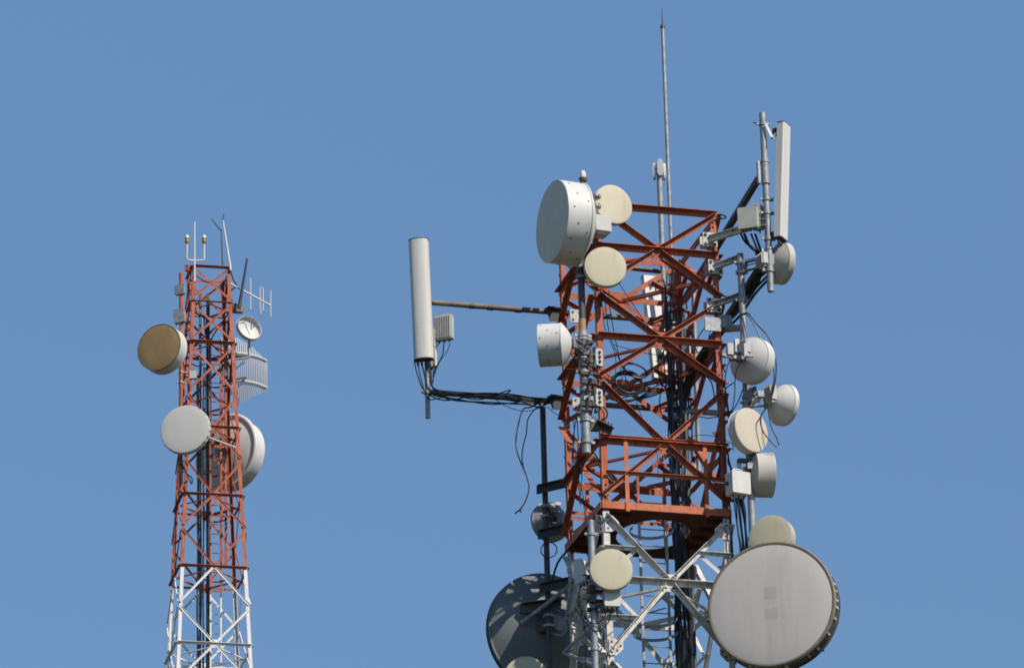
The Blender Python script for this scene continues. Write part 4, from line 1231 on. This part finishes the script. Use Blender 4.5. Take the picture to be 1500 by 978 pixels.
# small open dish
t, c, Rm, ax = dish(T2, 'small open white dish on the upper right of the far tower', 366, 479, -.3, 19.5, 32, None, depth=.30, back=.3, rad='shell', shell='shell', open_=True, el=10, group=G2, hub=False)
mb = MB(); mb.tube(spline([T2.P(349, 474, -.5), T2.P(358, 473, -.7), T2.P(361, 480, -.7), T2.P(366, 490, -.4)]), .010, 6); part('feed_arm', mb, 'bolt', t)
mb = MB(); a, b = T2.vert(365, 510, -.1, 497, 522); mb.tube(spline([a, b + Z * .08, b, T2.P(358, 525, -.1), T2.P(340, 526, -.1)]), .035, 8); part('mount_bracket', mb, 'steel', t)
# grid antenna
c = T2.P(362, 542, .9)
t = thing('grid_antenna', 'white parabolic grid antenna of upright rods behind the right of the far tower', 'grid antenna', c)
ps = pxsize(c)
gx = T2.u * .97 + T2.n * .25; gx.normalize(); gn = gx.cross(Z)
for k in range(-11, 14):
    x = k * 3.1
    if x > 38.5: continue
    s = x / 38
    tq = max(0, (x + 12) / 50)
    hy = 48 - 27 * tq
    dep = .55 * s * s
    pts = []
    for i in range(7):
        yy = (-hy + 2 * hy * i / 6)
        pts.append(c + gx * x * ps + Z * (yy * ps / .93) + gn * (-(.26 * s * s + .14 * (yy / 52) ** 2)))
    mb = MB(); mb.tube(pts, .0165, 5); part('grid_rod', mb, 'steel_pale', t)
for yy in (23, -17):
    pts = [c + gx * x * ps + Z * (yy * ps / .93) + gn * (-(.26 * (x / 38) ** 2 + .14 * (yy / 52) ** 2) + .04) for x in range(-28, 40, 4)]
    mb = MB(); mb.tube(pts, .04, 6); part('cross_tube', mb, 'shell', t)
mb = MB(); mb.tube([T2.P(335, 522, .2), T2.P(362, 524, .8)], .035, 6); part('mount_bracket', mb, 'steel_dark', t); mb = MB(); mb.tube([T2.P(335, 557, .3), T2.P(360, 553, .8)], .035, 6); part('mount_bracket', mb, 'steel_dark', t)

# yagi
a, b = T2.P(333, 413, -.4), T2.P(396, 447, -.4)
t = thing('yagi_antenna', 'small pale yagi antenna with three upright rods off the top right of the far tower', 'yagi antenna', a)
mb = MB(); mb.tube([a, b], .028, 8); part('antenna_boom', mb, 'shell', t)
for x, y, y0, y1 in ((367, 430, 407, 453), (396.5, 445, 426, 464)):
    q0, q1 = T2.vert(x, y, -.4, y0, y1); mb = MB(); mb.tube([q0, q1], .017, 6); part('antenna_rod', mb, 'shell', t)
mb = MB(); pts = [T2.P(382, 459, -.4), T2.P(381, 440, -.4), T2.P(381, 422, -.4), T2.P(383, 420, -.4), T2.P(385.3, 422, -.4), T2.P(385.5, 455, -.4)]
mb.tube(pts, .017, 6); part('folded_dipole', mb, 'shell', t)
# whips
def whip(label, x, y, v, y0, y1, r, key, name='whip_antenna', cat='whip antenna', tilt=None):
    a, b = T2.vert(x, y, v, y0, y1)
    if tilt: a, b = T2.P(*tilt[0], v), T2.P(*tilt[1], v)
    mb = MB(); mb.tube([b, a], r, 8, r * .6)
    return part(name, mb, key, None, label, cat, 'whip antennas on the far tower', loc=b)
whip('white whip antenna between the two amber lamps on the far tower', 285, 400, -.9, 325, 412, .032, 'shell')
whip('white whip antenna leaning left at the top right corner of the far tower', 0, 0, -.6, 0, 0, .038, 'shell', tilt=((326.5, 323), (338, 396)))
whip('thin dark wire whip standing just left of the leaning white whip', 0, 0, -.6, 0, 0, .022, 'bolt', tilt=((324, 336), (326, 388)))
whip('short dark wire tip slanting off at the head of the leaning whip', 0, 0, -.6, 0, 0, .02, 'bolt', tilt=((309, 320), (324, 338)))
whip('fine dark tip at the very top of the leaning white whip', 0, 0, -.6, 0, 0, .02, 'bolt', tilt=((328, 313), (326, 326)))
whip('thick black rod antenna leaning over the yagi on the far tower', 0, 0, -.6, 0, 0, .05, 'black', tilt=((362, 379), (350, 452)))
# twin lamps
for lab, x, xs in (('left of the two amber and glass lamps at the head of the far tower', 274, 273), ('right of the two amber and glass lamps at the head of the far tower', 299, 299)):
    v_ = -.9
    a = T2.P(x, 355, v_)
    base = T2.P(286, 382, v_)
    t = thing('warning_lamp', lab, 'lamp', base)
    mb = MB(); mb.tube([base, T2.P(xs + (3 if x < 285 else -1), 381, v_), T2.P(xs, 378, v_), a], .028, 8); part('lamp_pipe', mb, 'shell', t)
    mb = MB(); mb.lathe([(.04, -.04), (.065, 0), (.065, .07), (.05, .09), (.065, .11), (.065, .13)], a, Z, 16, True, True); part('lamp_base', mb, 'amber', t)
    mb = MB(); mb.lathe([(.06, .13), (.058, .19), (.03, .23), (0, .24)], a, Z, 16); part('lamp_glass', mb, 'glass', t)
# boxes on its left edge
radio_box(T2, 'upper weathered grey box on the left edge of the far tower', 263.5, 424.5, -1.0, .15, .15, .06, -20, 'steel', fins=0, conn=0)
radio_box(T2, 'lower weathered grey box on the left edge of the far tower', 263, 463, -1.0, .17, .21, .07, -20, 'steel', fins=0, conn=2, tilt=4)
radio_box(T2, 'small red box standing out at the top left corner of the far tower', 274, 393, -1.0, .06, .09, .06, -10, 'red', fins=0, conn=0, name='junction_box', cat='box')
radio_box(T2, 'brownish box on the right edge of the far tower under the black rod antenna', 348, 452, -.3, .16, .12, .10, 15, 'boom', fins=0, conn=0, name='junction_box', cat='box')
radio_box(T2, 'pale box low behind the tan dish on the far tower', 283, 549, -1.0, .10, .12, .06, 0, 'radio', fins=0, conn=2)
bundle('dark jumper cables looping inside the head of the far tower', T2, [
    [(286, 440, 0), (287, 455, 0), (292, 462, 0), (300, 464, .1), (304, 480, .2)],
    [(290, 440, 0), (294, 452, 0), (298, 462, 0), (301, 490, .2)],
    [(286, 403, -.3), (300, 412, .2), (322, 420, .3), (320, 436, .2)],
    [(335, 470, -.2), (322, 478, -.1), (312, 492, 0), (306, 510, .1)],
    [(338, 398, -.4), (342, 410, -.4), (346, 418, -.4), (338, 426, -.3)],
    [(281, 533, -1.0), (290, 536, -.6), (300, 533, -.2)]], .018)
cable('jumper_cable', 'dark cable looping under the pale grey dish of the far tower', 'cable', T2, [(262, 672, -1.1), (272, 690, -1.1), (280, 708, -1.1), (281, 700, -1.1), (274, 694, -1.0)], .02)
